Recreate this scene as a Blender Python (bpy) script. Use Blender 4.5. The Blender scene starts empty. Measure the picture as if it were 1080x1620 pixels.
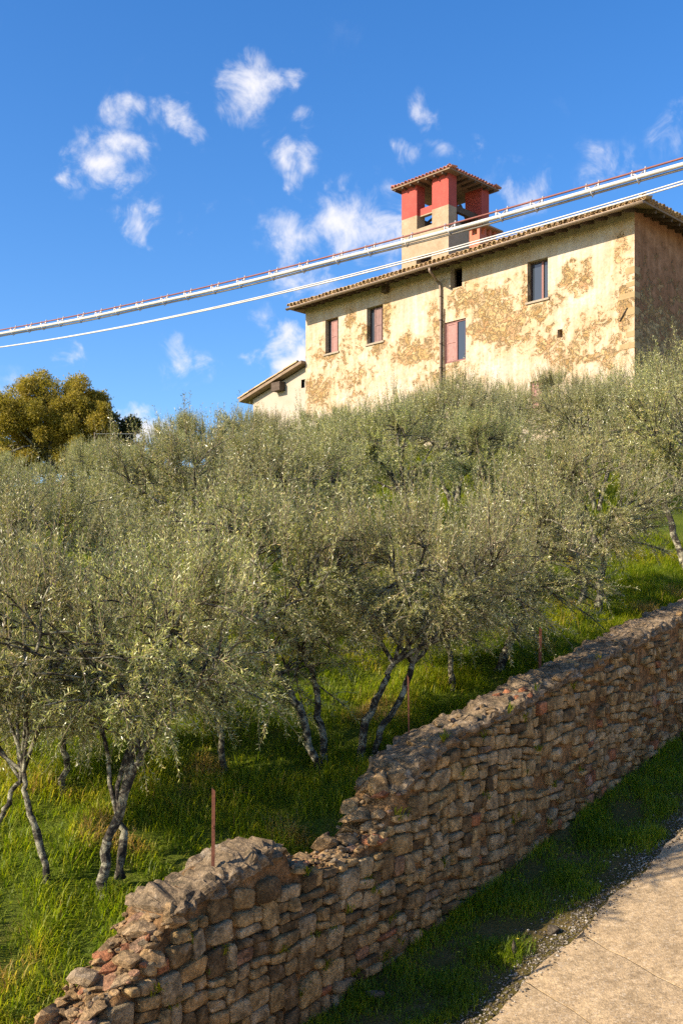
import bpy, math, random
import numpy as np
from mathutils import Vector, noise as mnoise

# ------------------------------------------------------------------ camera, sky, sun
scene = bpy.context.scene
coll = scene.collection
F_PX, CX, HY = 1741.0, 540.0, 990.0          # focal length in photo pixels, centre column, eye-level row

cam_d = bpy.data.cameras.new("camera")
cam_d.sensor_fit = 'VERTICAL'
cam_d.sensor_height = 36.0
cam_d.sensor_width = 24.0
cam_d.lens = F_PX / 1620.0 * 36.0
cam_d.shift_y = 180.0 / 1620.0
cam_d.clip_start = 0.1
cam_d.clip_end = 3000.0
cam = bpy.data.objects.new("camera", cam_d)
cam.location = (0, 0, 0)
cam.rotation_euler = (math.radians(90), 0, 0)
coll.objects.link(cam)
scene.camera = cam

SUN_AZ, SUN_EL = math.radians(203.0), math.radians(29.3)     # azimuth counter-clockwise from +X
sun_vec = Vector((math.cos(SUN_EL) * math.cos(SUN_AZ), math.cos(SUN_EL) * math.sin(SUN_AZ), math.sin(SUN_EL)))
sun_d = bpy.data.lights.new("sun", 'SUN')
sun_d.energy = 5.0
sun_d.angle = math.radians(0.53)
sun_d.color = (1.0, 0.86, 0.68)
sun = bpy.data.objects.new("sun", sun_d)
sun.rotation_euler = (-sun_vec).to_track_quat('-Z', 'Y').to_euler()
sun.location = (-30, -10, 30)
coll.objects.link(sun)

world = bpy.data.worlds.new("World")
scene.world = world
world.use_nodes = True
SKY_STRENGTH = 0.10

scene.view_settings.view_transform = 'Standard'
scene.view_settings.look = 'None'
scene.view_settings.exposure = 1.0
scene.view_settings.gamma = 1.0
scene.view_settings.use_curve_mapping = False
scene.cycles.max_bounces = 4
scene.cycles.diffuse_bounces = 3
scene.cycles.glossy_bounces = 2
scene.cycles.use_denoising = False
scene.cycles.use_adaptive_sampling = False
scene.cycles.sample_clamp_indirect = 4.0
scene.cycles.transparent_max_bounces = 4


def px_dir(px, py):
    return Vector(((px - CX) / F_PX, 1.0, (HY - py) / F_PX))


def build_world():
    nt = world.node_tree
    N, K = nt.nodes, nt.links
    N.clear()
    out = N.new("ShaderNodeOutputWorld")
    bg = N.new("ShaderNodeBackground")
    bg.inputs["Strength"].default_value = SKY_STRENGTH
    sky = N.new("ShaderNodeTexSky")
    sky.sky_type = 'NISHITA'
    sky.sun_disc = False
    sky.sun_elevation = SUN_EL
    sky.sun_rotation = math.radians(90) - SUN_AZ
    sky.altitude = 300
    sky.air_density = 1.0
    sky.dust_density = 0.7
    sky.ozone_density = 2.5
    hs = N.new("ShaderNodeHueSaturation")
    hs.inputs["Saturation"].default_value = 1.33
    hs.inputs["Value"].default_value = 1.2
    hs.inputs["Hue"].default_value = 0.508
    K.new(sky.outputs[0], hs.inputs["Color"])
    tc = N.new("ShaderNodeTexCoord")
    nz = N.new("ShaderNodeTexNoise")
    nz.inputs["Scale"].default_value = 13.0
    nz.inputs["Detail"].default_value = 9.0
    nz.inputs["Roughness"].default_value = 0.62
    nz.inputs["Distortion"].default_value = 0.5
    K.new(tc.outputs["Generated"], nz.inputs["Vector"])
    # domain warp so the cloud bodies are not round
    wz = N.new("ShaderNodeTexNoise")
    wz.inputs["Scale"].default_value = 22.0
    wz.inputs["Detail"].default_value = 5.0
    K.new(tc.outputs["Generated"], wz.inputs["Vector"])
    sub = N.new("ShaderNodeVectorMath"); sub.operation = 'SUBTRACT'
    K.new(wz.outputs["Color"], sub.inputs[0]); sub.inputs[1].default_value = (0.5, 0.5, 0.5)
    scl = N.new("ShaderNodeVectorMath"); scl.operation = 'SCALE'
    K.new(sub.outputs[0], scl.inputs[0]); scl.inputs["Scale"].default_value = 0.075
    add = N.new("ShaderNodeVectorMath"); add.operation = 'ADD'
    K.new(tc.outputs["Generated"], add.inputs[0]); K.new(scl.outputs[0], add.inputs[1])
    clouds = [(92, 268, 30, .85), (150, 250, 45, 1), (185, 240, 48, 1), (205, 268, 40, .6), (205, 187, 34, .75),
              (298, 190, 30, .8), (262, 188, 22, .4), (400, 138, 50, .85), (455, 112, 36, .6), (418, 150, 40, .7),
              (440, 240, 32, .75), (490, 235, 38, .7), (466, 262, 26, .7), (225, 352, 36, .65), (240, 378, 24, .55),
              (318, 348, 26, .5), (470, 375, 55, .95), (535, 360, 62, 1.0), (600, 368, 62, .9), (650, 345, 45, .7),
              (470, 448, 52, .75), (510, 455, 40, .6), (680, 165, 32, .55), (632, 247, 28, .5), (690, 232, 28, .6),
              (738, 224, 28, .6), (815, 302, 46, .75), (835, 275, 30, .4), (935, 278, 46, .36), (985, 268, 46, .3),
              (1065, 215, 42, .36), (450, 568, 44, 1.7), (480, 590, 42, 1.6), (285, 578, 46, .7), (330, 585, 30, .5), (118, 565, 24, .6),
              (370, 592, 18, .4), (205, 665, 44, 1.6), (240, 668, 36, 1.4), (415, 515, 24, .4), (560, 285, 22, .35),
              (8, 640, 40, .6), (530, 275, 18, .35), (140, 305, 20, .35), (640, 420, 40, .5)]
    rng = random.Random(5)
    # the same scattered fair-weather cloud carried on round the rest of the sky
    for _ in range(26):
        az = rng.uniform(0, 360)
        el = rng.uniform(8, 50)
        d = Vector((math.cos(math.radians(el)) * math.cos(math.radians(az)), math.cos(math.radians(el)) * math.sin(math.radians(az)), math.sin(math.radians(el))))
        if d.y > 0.75 and abs(d.x) < 0.45:
            continue
        clouds.append((d, None, rng.uniform(35, 75), rng.uniform(.5, 1)))
    cur = None
    for px, py, r, w in clouds:
        d = (px if py is None else px_dir(px, py)).normalized()
        dist = N.new("ShaderNodeVectorMath"); dist.operation = 'DISTANCE'
        K.new(add.outputs[0], dist.inputs[0]); dist.inputs[1].default_value = d
        mr = N.new("ShaderNodeMapRange")
        mr.interpolation_type = 'LINEAR'
        mr.inputs["From Min"].default_value = 0.0
        mr.inputs["From Max"].default_value = r * 1.15 / F_PX
        mr.inputs["To Min"].default_value = w * 1.22
        mr.inputs["To Max"].default_value = 0.0
        K.new(dist.outputs["Value"], mr.inputs["Value"])
        if cur is None:
            cur = mr.outputs[0]
        else:
            mx = N.new("ShaderNodeMath"); mx.operation = 'MAXIMUM'
            K.new(cur, mx.inputs[0]); K.new(mr.outputs[0], mx.inputs[1])
            cur = mx.outputs[0]
    fn = N.new("ShaderNodeTexNoise")
    fn.inputs["Scale"].default_value = 30.0
    fn.inputs["Distortion"].default_value = 0.6
    fn.inputs["Detail"].default_value = 8.0
    fn.inputs["Roughness"].default_value = 0.65
    K.new(tc.outputs["Generated"], fn.inputs["Vector"])
    # density: the body eroded by noise towards its rim
    gate = N.new("ShaderNodeMath"); gate.operation = 'MULTIPLY'; gate.use_clamp = True
    K.new(cur, gate.inputs[0]); gate.inputs[1].default_value = 4.0
    m1 = N.new("ShaderNodeMath"); m1.operation = 'MULTIPLY_ADD'
    K.new(fn.outputs["Fac"], m1.inputs[0]); m1.inputs[1].default_value = 2.3; m1.inputs[2].default_value = -1.22
    m1b = N.new("ShaderNodeMath"); m1b.operation = 'MULTIPLY'
    K.new(m1.outputs[0], m1b.inputs[0]); K.new(gate.outputs[0], m1b.inputs[1])
    m2 = N.new("ShaderNodeMath"); m2.operation = 'ADD'
    K.new(cur, m2.inputs[0]); K.new(m1b.outputs[0], m2.inputs[1])
    # faint wisps everywhere
    wr = N.new("ShaderNodeMapRange")
    wr.inputs["From Min"].default_value = 0.56; wr.inputs["From Max"].default_value = 0.85
    wr.inputs["To Min"].default_value = 0.0; wr.inputs["To Max"].default_value = 0.35
    K.new(nz.outputs["Fac"], wr.inputs["Value"])
    m3 = N.new("ShaderNodeMath"); m3.operation = 'ADD'
    K.new(m2.outputs[0], m3.inputs[0]); K.new(wr.outputs[0], m3.inputs[1])
    den = N.new("ShaderNodeMapRange"); den.interpolation_type = 'SMOOTHSTEP'
    den.inputs["From Min"].default_value = 0.04; den.inputs["From Max"].default_value = 1.25
    den.inputs["To Max"].default_value = 0.93
    K.new(m3.outputs[0], den.inputs["Value"])
    mix = N.new("ShaderNodeMix"); mix.data_type = 'RGBA'
    K.new(den.outputs[0], mix.inputs["Factor"])
    K.new(hs.outputs[0], mix.inputs["A"])
    mix.inputs["B"].default_value = (5.3, 5.2, 5.4, 1)
    K.new(mix.outputs["Result"], bg.inputs["Color"])
    K.new(bg.outputs[0], out.inputs["Surface"])


build_world()

# ------------------------------------------------------------------ helpers
rs = np.random.RandomState


def new_mesh(name, verts, faces, mat=None, smooth=False, attrs=None):
    """verts (N,3); faces: list of index tuples, or an (M,k) integer array."""
    me = bpy.data.meshes.new(name)
    verts = np.asarray(verts, dtype=np.float32)
    if isinstance(faces, np.ndarray):
        m, k = faces.shape
        me.vertices.add(len(verts))
        me.vertices.foreach_set("co", verts.ravel())
        me.loops.add(m * k)
        me.loops.foreach_set("vertex_index", faces.astype(np.int32).ravel())
        me.polygons.add(m)
        me.polygons.foreach_set("loop_start", np.arange(0, m * k, k, dtype=np.int32))
        me.update(calc_edges=True)
    else:
        me.from_pydata([tuple(map(float, v)) for v in verts], [], [tuple(int(i) for i in f) for f in faces])
        me.update()
    if smooth:
        me.polygons.foreach_set("use_smooth", np.ones(len(me.polygons), dtype=bool))
    if attrs:
        for an, av in attrs.items():
            a = me.attributes.new(an, 'FLOAT', 'POINT')
            a.data.foreach_set("value", np.asarray(av, dtype=np.float32))
    if mat:
        for m_ in (mat if isinstance(mat, (list, tuple)) else [mat]):
            me.materials.append(m_)
    return me


def link(name, me, parent=None, loc=(0, 0, 0)):
    o = bpy.data.objects.new(name, me)
    coll.objects.link(o)
    o.location = loc
    if parent is not None:
        o.parent = parent
    return o


def tag(o, label=None, cat=None, group=None, kind=None):
    if label: o["label"] = label
    if cat: o["category"] = cat
    if group: o["group"] = group
    if kind: o["kind"] = kind
    return o


def empty(name, loc, rz=0.0):
    o = bpy.data.objects.new(name, None)
    coll.objects.link(o)
    o.location = loc
    o.rotation_euler = (0, 0, rz)
    o.empty_display_size = 0.2
    return o


class MB:
    """collects verts/faces/attribute of several primitives into one mesh"""
    def __init__(self):
        self.v, self.f, self.a = [], [], []
        self.n = 0

    def add(self, verts, faces, a=0.0):
        verts = np.asarray(verts, dtype=float)
        self.v.append(verts)
        self.f += [tuple(int(i) + self.n for i in f) for f in faces]
        self.a.append(np.full(len(verts), a))
        self.n += len(verts)

    def box(self, x0, x1, y0, y1, z0, z1, a=0.0):
        v = [(x, y, z) for z in (z0, z1) for y in (y0, y1) for x in (x0, x1)]
        f = [(0, 2, 3, 1), (4, 5, 7, 6), (0, 1, 5, 4), (2, 6, 7, 3), (0, 4, 6, 2), (1, 3, 7, 5)]
        self.add(v, f, a)

    def tube(self, pts, radii, sides=8, a=0.0, caps=True, jitter=0.0, rng=None):
        pts = np.asarray(pts, dtype=float)
        n = len(pts)
        if np.isscalar(radii): radii = [radii] * n
        tan = np.gradient(pts, axis=0)
        tan /= np.linalg.norm(tan, axis=1)[:, None] + 1e-9
        ref = np.array([0, 0, 1.0]) if abs(tan[0][2]) < 0.9 else np.array([1.0, 0, 0])
        vs = []
        n1 = np.cross(tan[0], ref); n1 /= np.linalg.norm(n1)
        for i in range(n):
            n1 = n1 - tan[i] * np.dot(n1, tan[i]); n1 /= np.linalg.norm(n1) + 1e-9
            n2 = np.cross(tan[i], n1)
            for k in range(sides):
                an = 2 * math.pi * k / sides
                r = radii[i] * (1 + (rng.uniform(-jitter, jitter) if jitter else 0))
                vs.append(pts[i] + r * (math.cos(an) * n1 + math.sin(an) * n2))
        fs = []
        for i in range(n - 1):
            for k in range(sides):
                k2 = (k + 1) % sides
                fs.append((i * sides + k, i * sides + k2, (i + 1) * sides + k2, (i + 1) * sides + k))
        if caps:
            fs.append(tuple(range(sides))[::-1])
            fs.append(tuple((n - 1) * sides + k for k in range(sides)))
        self.add(vs, fs, a)

    def build(self, name, mat, parent=None, smooth=False, loc=(0, 0, 0)):
        v = np.concatenate(self.v); a = np.concatenate(self.a)
        return link(name, new_mesh(name, v, self.f, mat, smooth, {"rnd": a}), parent, loc)


# ------------------------------------------------------------------ materials
def mat_new(name):
    m = bpy.data.materials.new(name)
    m.use_nodes = True
    nt = m.node_tree
    p = nt.nodes["Principled BSDF"]
    return m, nt, nt.nodes, nt.links, p


def ramp(N, stops, interp='LINEAR'):
    r = N.new("ShaderNodeValToRGB")
    cr = r.color_ramp
    cr.interpolation = interp
    while len(cr.elements) < len(stops):
        cr.elements.new(0.5)
    for e, (p, c) in zip(cr.elements, stops):
        e.position = p
        e.color = (*c, 1) if len(c) == 3 else c
    return r


def tex_noise(N, K, coord, scale, detail=6, rough=0.6, dist=0.0):
    n = N.new("ShaderNodeTexNoise")
    n.inputs["Scale"].default_value = scale
    n.inputs["Detail"].default_value = detail
    n.inputs["Roughness"].default_value = rough
    n.inputs["Distortion"].default_value = dist
    K.new(coord, n.inputs["Vector"])
    return n


def mixc(N, K, fac, a, b, mode='MIX'):
    m = N.new("ShaderNodeMix"); m.data_type = 'RGBA'; m.blend_type = mode
    for sock, val in (("Factor", fac), ("A", a), ("B", b)):
        s = m.inputs[sock]
        if isinstance(val, (int, float)):
            s.default_value = val
        elif isinstance(val, tuple):
            s.default_value = (*val, 1) if len(val) == 3 else val
        else:
            K.new(val, s)
    return m.outputs["Result"]


def math_n(N, K, op, a, b=None, c=None):
    m = N.new("ShaderNodeMath"); m.operation = op
    for i, v in enumerate((a, b, c)):
        if v is None: continue
        if isinstance(v, (int, float)): m.inputs[i].default_value = v
        else: K.new(v, m.inputs[i])
    return m.outputs[0]


def bump(N, K, height, strength, distance, normal_in):
    b = N.new("ShaderNodeBump")
    b.inputs["Strength"].default_value = strength
    b.inputs["Distance"].default_value = distance
    K.new(height, b.inputs["Height"])
    K.new(b.outputs[0], normal_in)
    return b


def simple_mat(name, c1, c2, scale=8, rough=0.8, bump_s=0.3, bump_d=0.01, metallic=0.0, coords="Object", spec=0.4):
    m, nt, N, K, p = mat_new(name)
    tc = N.new("ShaderNodeTexCoord")
    n = tex_noise(N, K, tc.outputs[coords], scale, 8, 0.65)
    r = ramp(N, [(0.3, c1), (0.7, c2)])
    K.new(n.outputs["Fac"], r.inputs[0])
    K.new(r.outputs[0], p.inputs["Base Color"])
    p.inputs["Roughness"].default_value = rough
    p.inputs["Metallic"].default_value = metallic
    p.inputs["Specular IOR Level"].default_value = spec
    if bump_s: bump(N, K, n.outputs["Fac"], bump_s, bump_d, p.inputs["Normal"])
    return m


def leaf_mat(name, stops, back, trans=0.3, rough=0.45, spec=0.4, backmix=0.85):
    m, nt, N, K, p = mat_new(name)
    at = N.new("ShaderNodeAttribute"); at.attribute_name = "rnd"
    oi = N.new("ShaderNodeObjectInfo")
    r = ramp(N, stops)
    K.new(at.outputs["Fac"], r.inputs[0])
    hs = N.new("ShaderNodeHueSaturation")
    v = math_n(N, K, 'MULTIPLY_ADD', oi.outputs["Random"], 0.45, 0.8)
    K.new(v, hs.inputs["Value"])
    h = math_n(N, K, 'MULTIPLY_ADD', oi.outputs["Random"], 0.03, 0.485)
    K.new(h, hs.inputs["Hue"])
    K.new(r.outputs[0], hs.inputs["Color"])
    ge = N.new("ShaderNodeNewGeometry")
    bf = math_n(N, K, 'MULTIPLY', ge.outputs["Backfacing"], backmix)
    col = mixc(N, K, bf, hs.outputs[0], back)
    K.new(col, p.inputs["Base Color"])
    p.inputs["Roughness"].default_value = rough
    p.inputs["Specular IOR Level"].default_value = spec
    tr = N.new("ShaderNodeBsdfTranslucent")
    tcx = mixc(N, K, 1.0, hs.outputs[0], (1.5, 1.6, 0.7), 'MULTIPLY')
    K.new(tcx, tr.inputs["Color"])
    ms = N.new("ShaderNodeMixShader"); ms.inputs[0].default_value = trans
    out = N["Material Output"] if "Material Output" in N else [n for n in N if n.type == 'OUTPUT_MATERIAL'][0]
    K.new(p.outputs[0], ms.inputs[1]); K.new(tr.outputs[0], ms.inputs[2])
    K.new(ms.outputs[0], out.inputs["Surface"])
    return m


M = {}
M['olive_leaf'] = leaf_mat("olive_leaf", [(0.0, (.026, .034, .009)), (0.3, (.125, .14, .030)), (0.6, (.33, .335, .088)), (0.85, (.56, .52, .18)), (1.0, (.56, .42, .17))], (.47, .475, .28), 0.28, 0.36, 0.6, 0.8)
M['grass'] = leaf_mat("grass", [(0.0, (.04, .075, .005)), (0.4, (.15, .205, .008)), (0.68, (.30, .31, .012)), (0.86, (.42, .35, .04)), (1.0, (.42, .26, .11))], (.17, .20, .012), 0.48, 0.5, 0.3, 0.3)
M['yellow_leaf'] = leaf_mat("yellow_leaf", [(0.0, (.10, .10, .016)), (0.4, (.29, .25, .036)), (1.0, (.50, .40, .075))], (.3, .24, .04), 0.3, 0.6, 0.2, 0.4)
M['dark_leaf'] = leaf_mat("dark_leaf", [(0.0, (.02, .03, .01)), (0.6, (.05, .06, .016)), (1.0, (.1, .1, .025))], (.06, .07, .025), 0.2, 0.5, 0.3, 0.4)


def bark_mat():
    m, nt, N, K, p = mat_new("olive_bark")
    tc = N.new("ShaderNodeTexCoord")
    n1 = tex_noise(N, K, tc.outputs["Object"], 14, 6, 0.65, 0.4)
    n2 = tex_noise(N, K, tc.outputs["Object"], 60, 6, 0.7)
    c = ramp(N, [(0.38, (.014, .010, .006)), (0.48, (.05, .038, .024)), (0.54, (.20, .185, .125)), (0.66, (.40, .375, .26))])
    K.new(n1.outputs["Fac"], c.inputs[0])
    c2 = mixc(N, K, 0.55, c.outputs[0], n2.outputs["Fac"], 'OVERLAY')
    K.new(c2, p.inputs["Base Color"])
    p.inputs["Roughness"].default_value = 0.9
    s = math_n(N, K, 'ADD', n1.outputs["Fac"], n2.outputs["Fac"])
    bump(N, K, s, 0.9, 0.02, p.inputs["Normal"])
    return m


M['bark'] = bark_mat()
M['twig'] = simple_mat("olive_twig", (.17, .125, .075), (.30, .235, .15), 20, .85, 0)


def stone_mat(name, stops, lichen=0.25, moss=0.2, nscale=1.0, attr=True):
    m, nt, N, K, p = mat_new(name)
    tc = N.new("ShaderNodeTexCoord")
    ge = N.new("ShaderNodeNewGeometry")
    pos = ge.outputs["Position"]
    at = N.new("ShaderNodeAttribute"); at.attribute_name = "rnd"
    r = ramp(N, stops)
    K.new(at.outputs["Fac"], r.inputs[0])
    n1 = tex_noise(N, K, pos, 9 * nscale, 8, 0.7, 0.3)
    n2 = tex_noise(N, K, pos, 45 * nscale, 8, 0.7)
    n3 = tex_noise(N, K, pos, 3.2 * nscale, 5, 0.6, 0.6)
    g1 = ramp(N, [(0.38, (.20, .19, .17)), (0.62, (.74, .70, .64))])
    K.new(n1.outputs["Fac"], g1.inputs[0])
    col = mixc(N, K, 0.9, r.outputs[0], g1.outputs[0], 'OVERLAY')
    g2 = ramp(N, [(0.36, (.18, .18, .17)), (0.64, (.82, .79, .74))])
    K.new(n2.outputs["Fac"], g2.inputs[0])
    col = mixc(N, K, 0.6, col, g2.outputs[0], 'OVERLAY')
    lf = ramp(N, [(0.56, (0, 0, 0)), (0.64, (1, 1, 1))])
    l0 = math_n(N, K, 'ADD', math_n(N, K, 'MULTIPLY', n1.outputs["Fac"], 0.5), math_n(N, K, 'MULTIPLY', n3.outputs["Fac"], 0.5))
    K.new(l0, lf.inputs[0])
    col = mixc(N, K, math_n(N, K, 'MULTIPLY', lf.outputs[0], lichen), col, (.46, .43, .36))
    mf = ramp(N, [(0.34, (1, 1, 1)), (0.42, (0, 0, 0))])
    K.new(n3.outputs["Fac"], mf.inputs[0])
    col = mixc(N, K, math_n(N, K, 'MULTIPLY', mf.outputs[0], moss), col, (.035, .04, .02))
    K.new(col, p.inputs["Base Color"])
    p.inputs["Roughness"].default_value = 0.95
    p.inputs["Specular IOR Level"].default_value = 0.2
    s = math_n(N, K, 'MULTIPLY_ADD', n2.outputs["Fac"], 0.45, n1.outputs["Fac"])
    bump(N, K, s, 1.0, 0.06, p.inputs["Normal"])
    return m


M['stone'] = stone_mat("rubble_stone", [(0.0, (.15, .105, .055)), (0.22, (.285, .20, .10)), (0.45, (.405, .29, .14)), (0.62, (.38, .305, .195)), (0.78, (.41, .27, .12)), (0.9, (.28, .25, .18)), (1.0, (.34, .155, .08))], 0.35, 0.4)
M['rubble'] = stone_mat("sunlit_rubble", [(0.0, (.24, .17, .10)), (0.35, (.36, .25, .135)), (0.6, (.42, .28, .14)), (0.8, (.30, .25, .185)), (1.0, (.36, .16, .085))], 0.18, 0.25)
M['mortar'] = stone_mat("wall_mortar", [(0.0, (.18, .105, .05)), (1.0, (.36, .22, .105))], 0.15, 0.6, 1.5)
M['coping'] = stone_mat("coping_mortar", [(0.0, (.17, .13, .088)), (1.0, (.29, .225, .15))], 0.45, 0.6, 1.2)


def ground_mat(name, a, b, c, sc=1.2):
    m, nt, N, K, p = mat_new(name)
    ge = N.new("ShaderNodeNewGeometry")
    n1 = tex_noise(N, K, ge.outputs["Position"], sc, 8, 0.7)
    n2 = tex_noise(N, K, ge.outputs["Position"], 30, 6, 0.7)
    r = ramp(N, [(0.3, a), (0.55, b), (0.75, c)])
    K.new(n1.outputs["Fac"], r.inputs[0])
    col = mixc(N, K, 0.7, r.outputs[0], n2.outputs["Fac"], 'OVERLAY')
    K.new(col, p.inputs["Base Color"])
    p.inputs["Roughness"].default_value = 1.0
    p.inputs["Specular IOR Level"].default_value = 0.1
    bump(N, K, n2.outputs["Fac"], 1.0, 0.05, p.inputs["Normal"])
    return m


M['soil'] = ground_mat("grassy_soil", (.08, .12, .010), (.12, .15, .018), (.20, .16, .05))
M['verge'] = ground_mat("verge_soil", (.09, .08, .018), (.13, .10, .03), (.20, .135, .065), 2.5)


def concrete_mat():
    m, nt, N, K, p = mat_new("road_concrete")
    ge = N.new("ShaderNodeNewGeometry")
    pos = ge.outputs["Position"]
    n1 = tex_noise(N, K, pos, 1.6, 7, 0.65)
    n2 = tex_noise(N, K, pos, 28, 8, 0.75)
    n3 = tex_noise(N, K, pos, 7, 6, 0.7)
    vo = N.new("ShaderNodeTexVoronoi"); vo.inputs["Scale"].default_value = 75
    K.new(pos, vo.inputs["Vector"])
    r = ramp(N, [(0.3, (.31, .225, .13)), (0.7, (.42, .315, .185))])
    K.new(n1.outputs["Fac"], r.inputs[0])
    r3 = ramp(N, [(0.38, (.33, .32, .30)), (0.6, (.57, .56, .54))])
    K.new(n3.outputs["Fac"], r3.inputs[0])
    col = mixc(N, K, 0.7, r.outputs[0], r3.outputs[0], 'OVERLAY')
    r2 = ramp(N, [(0.3, (.28, .27, .26)), (0.68, (.66, .66, .66))])
    K.new(n2.outputs["Fac"], r2.inputs[0])
    col = mixc(N, K, 0.8, col, r2.outputs[0], 'OVERLAY')
    sp = math_n(N, K, 'GREATER_THAN', vo.outputs["Color"], 0.78)
    col = mixc(N, K, math_n(N, K, 'MULTIPLY', sp, 0.18), col, (.62, .56, .46))
    K.new(col, p.inputs["Base Color"])
    p.inputs["Roughness"].default_value = 0.92
    p.inputs["Specular IOR Level"].default_value = 0.25
    h = math_n(N, K, 'MULTIPLY_ADD', vo.outputs["Distance"], -0.5, n2.outputs["Fac"])
    bump(N, K, h, 0.55, 0.014, p.inputs["Normal"])
    return m


M['concrete'] = concrete_mat()
M['bank'] = simple_mat("pale_bounce_bank", (.38, .29, .18), (.52, .41, .26), 2.0, 1.0, .5, .05)  # unseen bank, made pale to bounce warm light onto the shaded wall
M['joint'] = simple_mat("joint_dirt", (.025, .02, .014), (.05, .04, .026), 30)
M['gravel'] = stone_mat("gravel", [(0.0, (.10, .085, .065)), (0.5, (.24, .21, .17)), (0.85, (.42, .39, .34)), (1.0, (.6, .58, .55))], 0.1, 0.1)
M['rust'] = simple_mat("rusty_iron", (.07, .022, .012), (.17, .06, .03), 40, 0.85, 0.5, 0.004)
M['brown_metal'] = simple_mat("brown_gutter_metal", (.17, .12, .085), (.27, .20, .14), 12, 0.45, 0.1, 0.005, 0.2)
M['white_pvc'] = simple_mat("white_conduit", (.40, .385, .35), (.54, .52, .48), 6, 0.4, 0.05, 0.002)
M['grey_pvc'] = simple_mat("grey_conduit", (.42, .41, .38), (.55, .54, .50), 6, 0.45, 0.05, 0.002)
M['dark_pvc'] = simple_mat("dark_sheathed_cable", (.16, .14, .12), (.26, .235, .20), 8, .6, 0)
M['red_cable'] = simple_mat("red_messenger_cable", (.15, .045, .032), (.23, .075, .052), 10, 0.6, 0.2, 0.003)
M['clamp'] = simple_mat("galvanised_clamp", (.35, .34, .33), (.6, .58, .56), 20, 0.45, 0.1, 0.003, 0.5)
M['wood'] = simple_mat("dark_eave_wood", (.05, .033, .022), (.11, .075, .05), 9, 0.85)
M['soffit'] = simple_mat("eave_boards", (.16, .11, .07), (.27, .19, .12), 5, 0.85)


def tile_mat(name, a, b, c):
    m, nt, N, K, p = mat_new(name)
    ge = N.new("ShaderNodeNewGeometry")
    oi = N.new("ShaderNodeObjectInfo")
    n1 = tex_noise(N, K, ge.outputs["Position"], 9, 7, 0.7)
    r = ramp(N, [(0.0, a), (0.5, b), (1.0, c)])
    s = math_n(N, K, 'MULTIPLY_ADD', n1.outputs["Fac"], 0.7, math_n(N, K, 'MULTIPLY_ADD', oi.outputs["Random"], 0.6, -0.15))
    K.new(s, r.inputs[0])
    K.new(r.outputs[0], p.inputs["Base Color"])
    p.inputs["Roughness"].default_value = 0.9
    bump(N, K, n1.outputs["Fac"], 0.6, 0.02, p.inputs["Normal"])
    return m


M['tile'] = tile_mat("weathered_roof_tile", (.20, .12, .065), (.40, .26, .13), (.50, .36, .17))
M['red_tile'] = tile_mat("turret_roof_tile", (.26, .085, .06), (.42, .16, .11), (.5, .28, .2))
M['red_paint_wood'] = simple_mat("red_brown_frame", (.15, .05, .04), (.22, .08, .06), 15, 0.55)
M['shutter'] = simple_mat("faded_red_shutter", (.24, .105, .085), (.33, .165, .14), 9, 0.6)
M['shutter_old'] = simple_mat("weathered_shutter", (.13, .065, .055), (.21, .115, .10), 9, 0.6)
M['dark_frame'] = simple_mat("dark_window_frame", (.05, .03, .025), (.09, .055, .04), 15, 0.6)
M['sill'] = simple_mat("stone_sill", (.26, .21, .15), (.36, .30, .22), 12, 0.9)
M['brick_red'] = simple_mat("red_chimney_brick", (.36, .10, .06), (.5, .18, .10), 14, 0.85, 0.4, 0.02)


def glass_mat():
    m, nt, N, K, p = mat_new("window_glass")
    p.inputs["Base Color"].default_value = (.035, .045, .06, 1)
    p.inputs["Roughness"].default_value = 0.06
    p.inputs["Specular IOR Level"].default_value = 0.55
    tc = N.new("ShaderNodeTexCoord")
    n = tex_noise(N, K, tc.outputs["Object"], 1.5, 3)
    bump(N, K, n.outputs["Fac"], 0.1, 0.05, p.inputs["Normal"])
    return m


M['glass'] = glass_mat()

# ------------------------------------------------------------------ terrain in wall coordinates
W0 = np.array([0.845, 9.2])                 # a point on the wall's road face
WD = np.array([0.6293, 0.7771])             # along the wall, uphill
WN = np.array([-0.7771, 0.6293])            # from the wall into the grove (q > 0), road side q < 0


def LQ(x, y):
    dx, dy = x - W0[0], y - W0[1]
    return dx * WD[0] + dy * WD[1], dx * WN[0] + dy * WN[1]


def XY(L, q):
    return W0[0] + WD[0] * L + WN[0] * q, W0[1] + WD[1] * L + WN[1] * q


def base_z(L):
    L = np.asarray(L, dtype=float)
    hi = 24 + 6 * (1 - np.exp(-np.maximum(L - 24, 0) / 6))
    lo = -14 - 8 * (1 - np.exp(-np.maximum(-14 - L, 0) / 8))
    Lc = np.where(L > 24, hi, np.where(L < -14, lo, L))
    return -2.55 + 0.2277 * Lc


def lump(x, y):
    return (0.05 * np.sin(1.7 * x + .6 * y) * np.cos(1.3 * y - .4 * x) + 0.03 * np.sin(3.9 * x + 1.1) * np.sin(3.3 * y + .3)
            + 0.02 * np.sin(7.1 * x - 2.3 * y))


def hill_z(x, y):
    L, q = LQ(x, y)
    qq = np.maximum(q, 0)
    dip = 0.12 / (1 + np.exp((L + 0.9) * 5)) * np.exp(-(qq / 1.5) ** 2)
    return base_z(L) + 0.66 - dip + 3.25 * (1 - np.exp(-qq / 12.0)) + lump(x, y)


def verge_z(L, s):
    x, y = XY(L, -s)
    return base_z(L) - 0.01 + 0.10 * np.exp(-s / 0.22) + 0.5 * lump(x, y) * np.clip(s * (1.05 - s) * 4, 0, 1)


def ray_hill(px, py):
    d = px_dir(px, py)
    k0 = 3.0
    for i in range(4000):
        k = k0 + i * 0.02
        x, y, z = d * k
        L, q = LQ(x, y)
        if q > 0.0 and z <= hill_z(x, y):
            return np.array([x, y, float(hill_z(x, y))])
    return np.array(d * 40)


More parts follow.
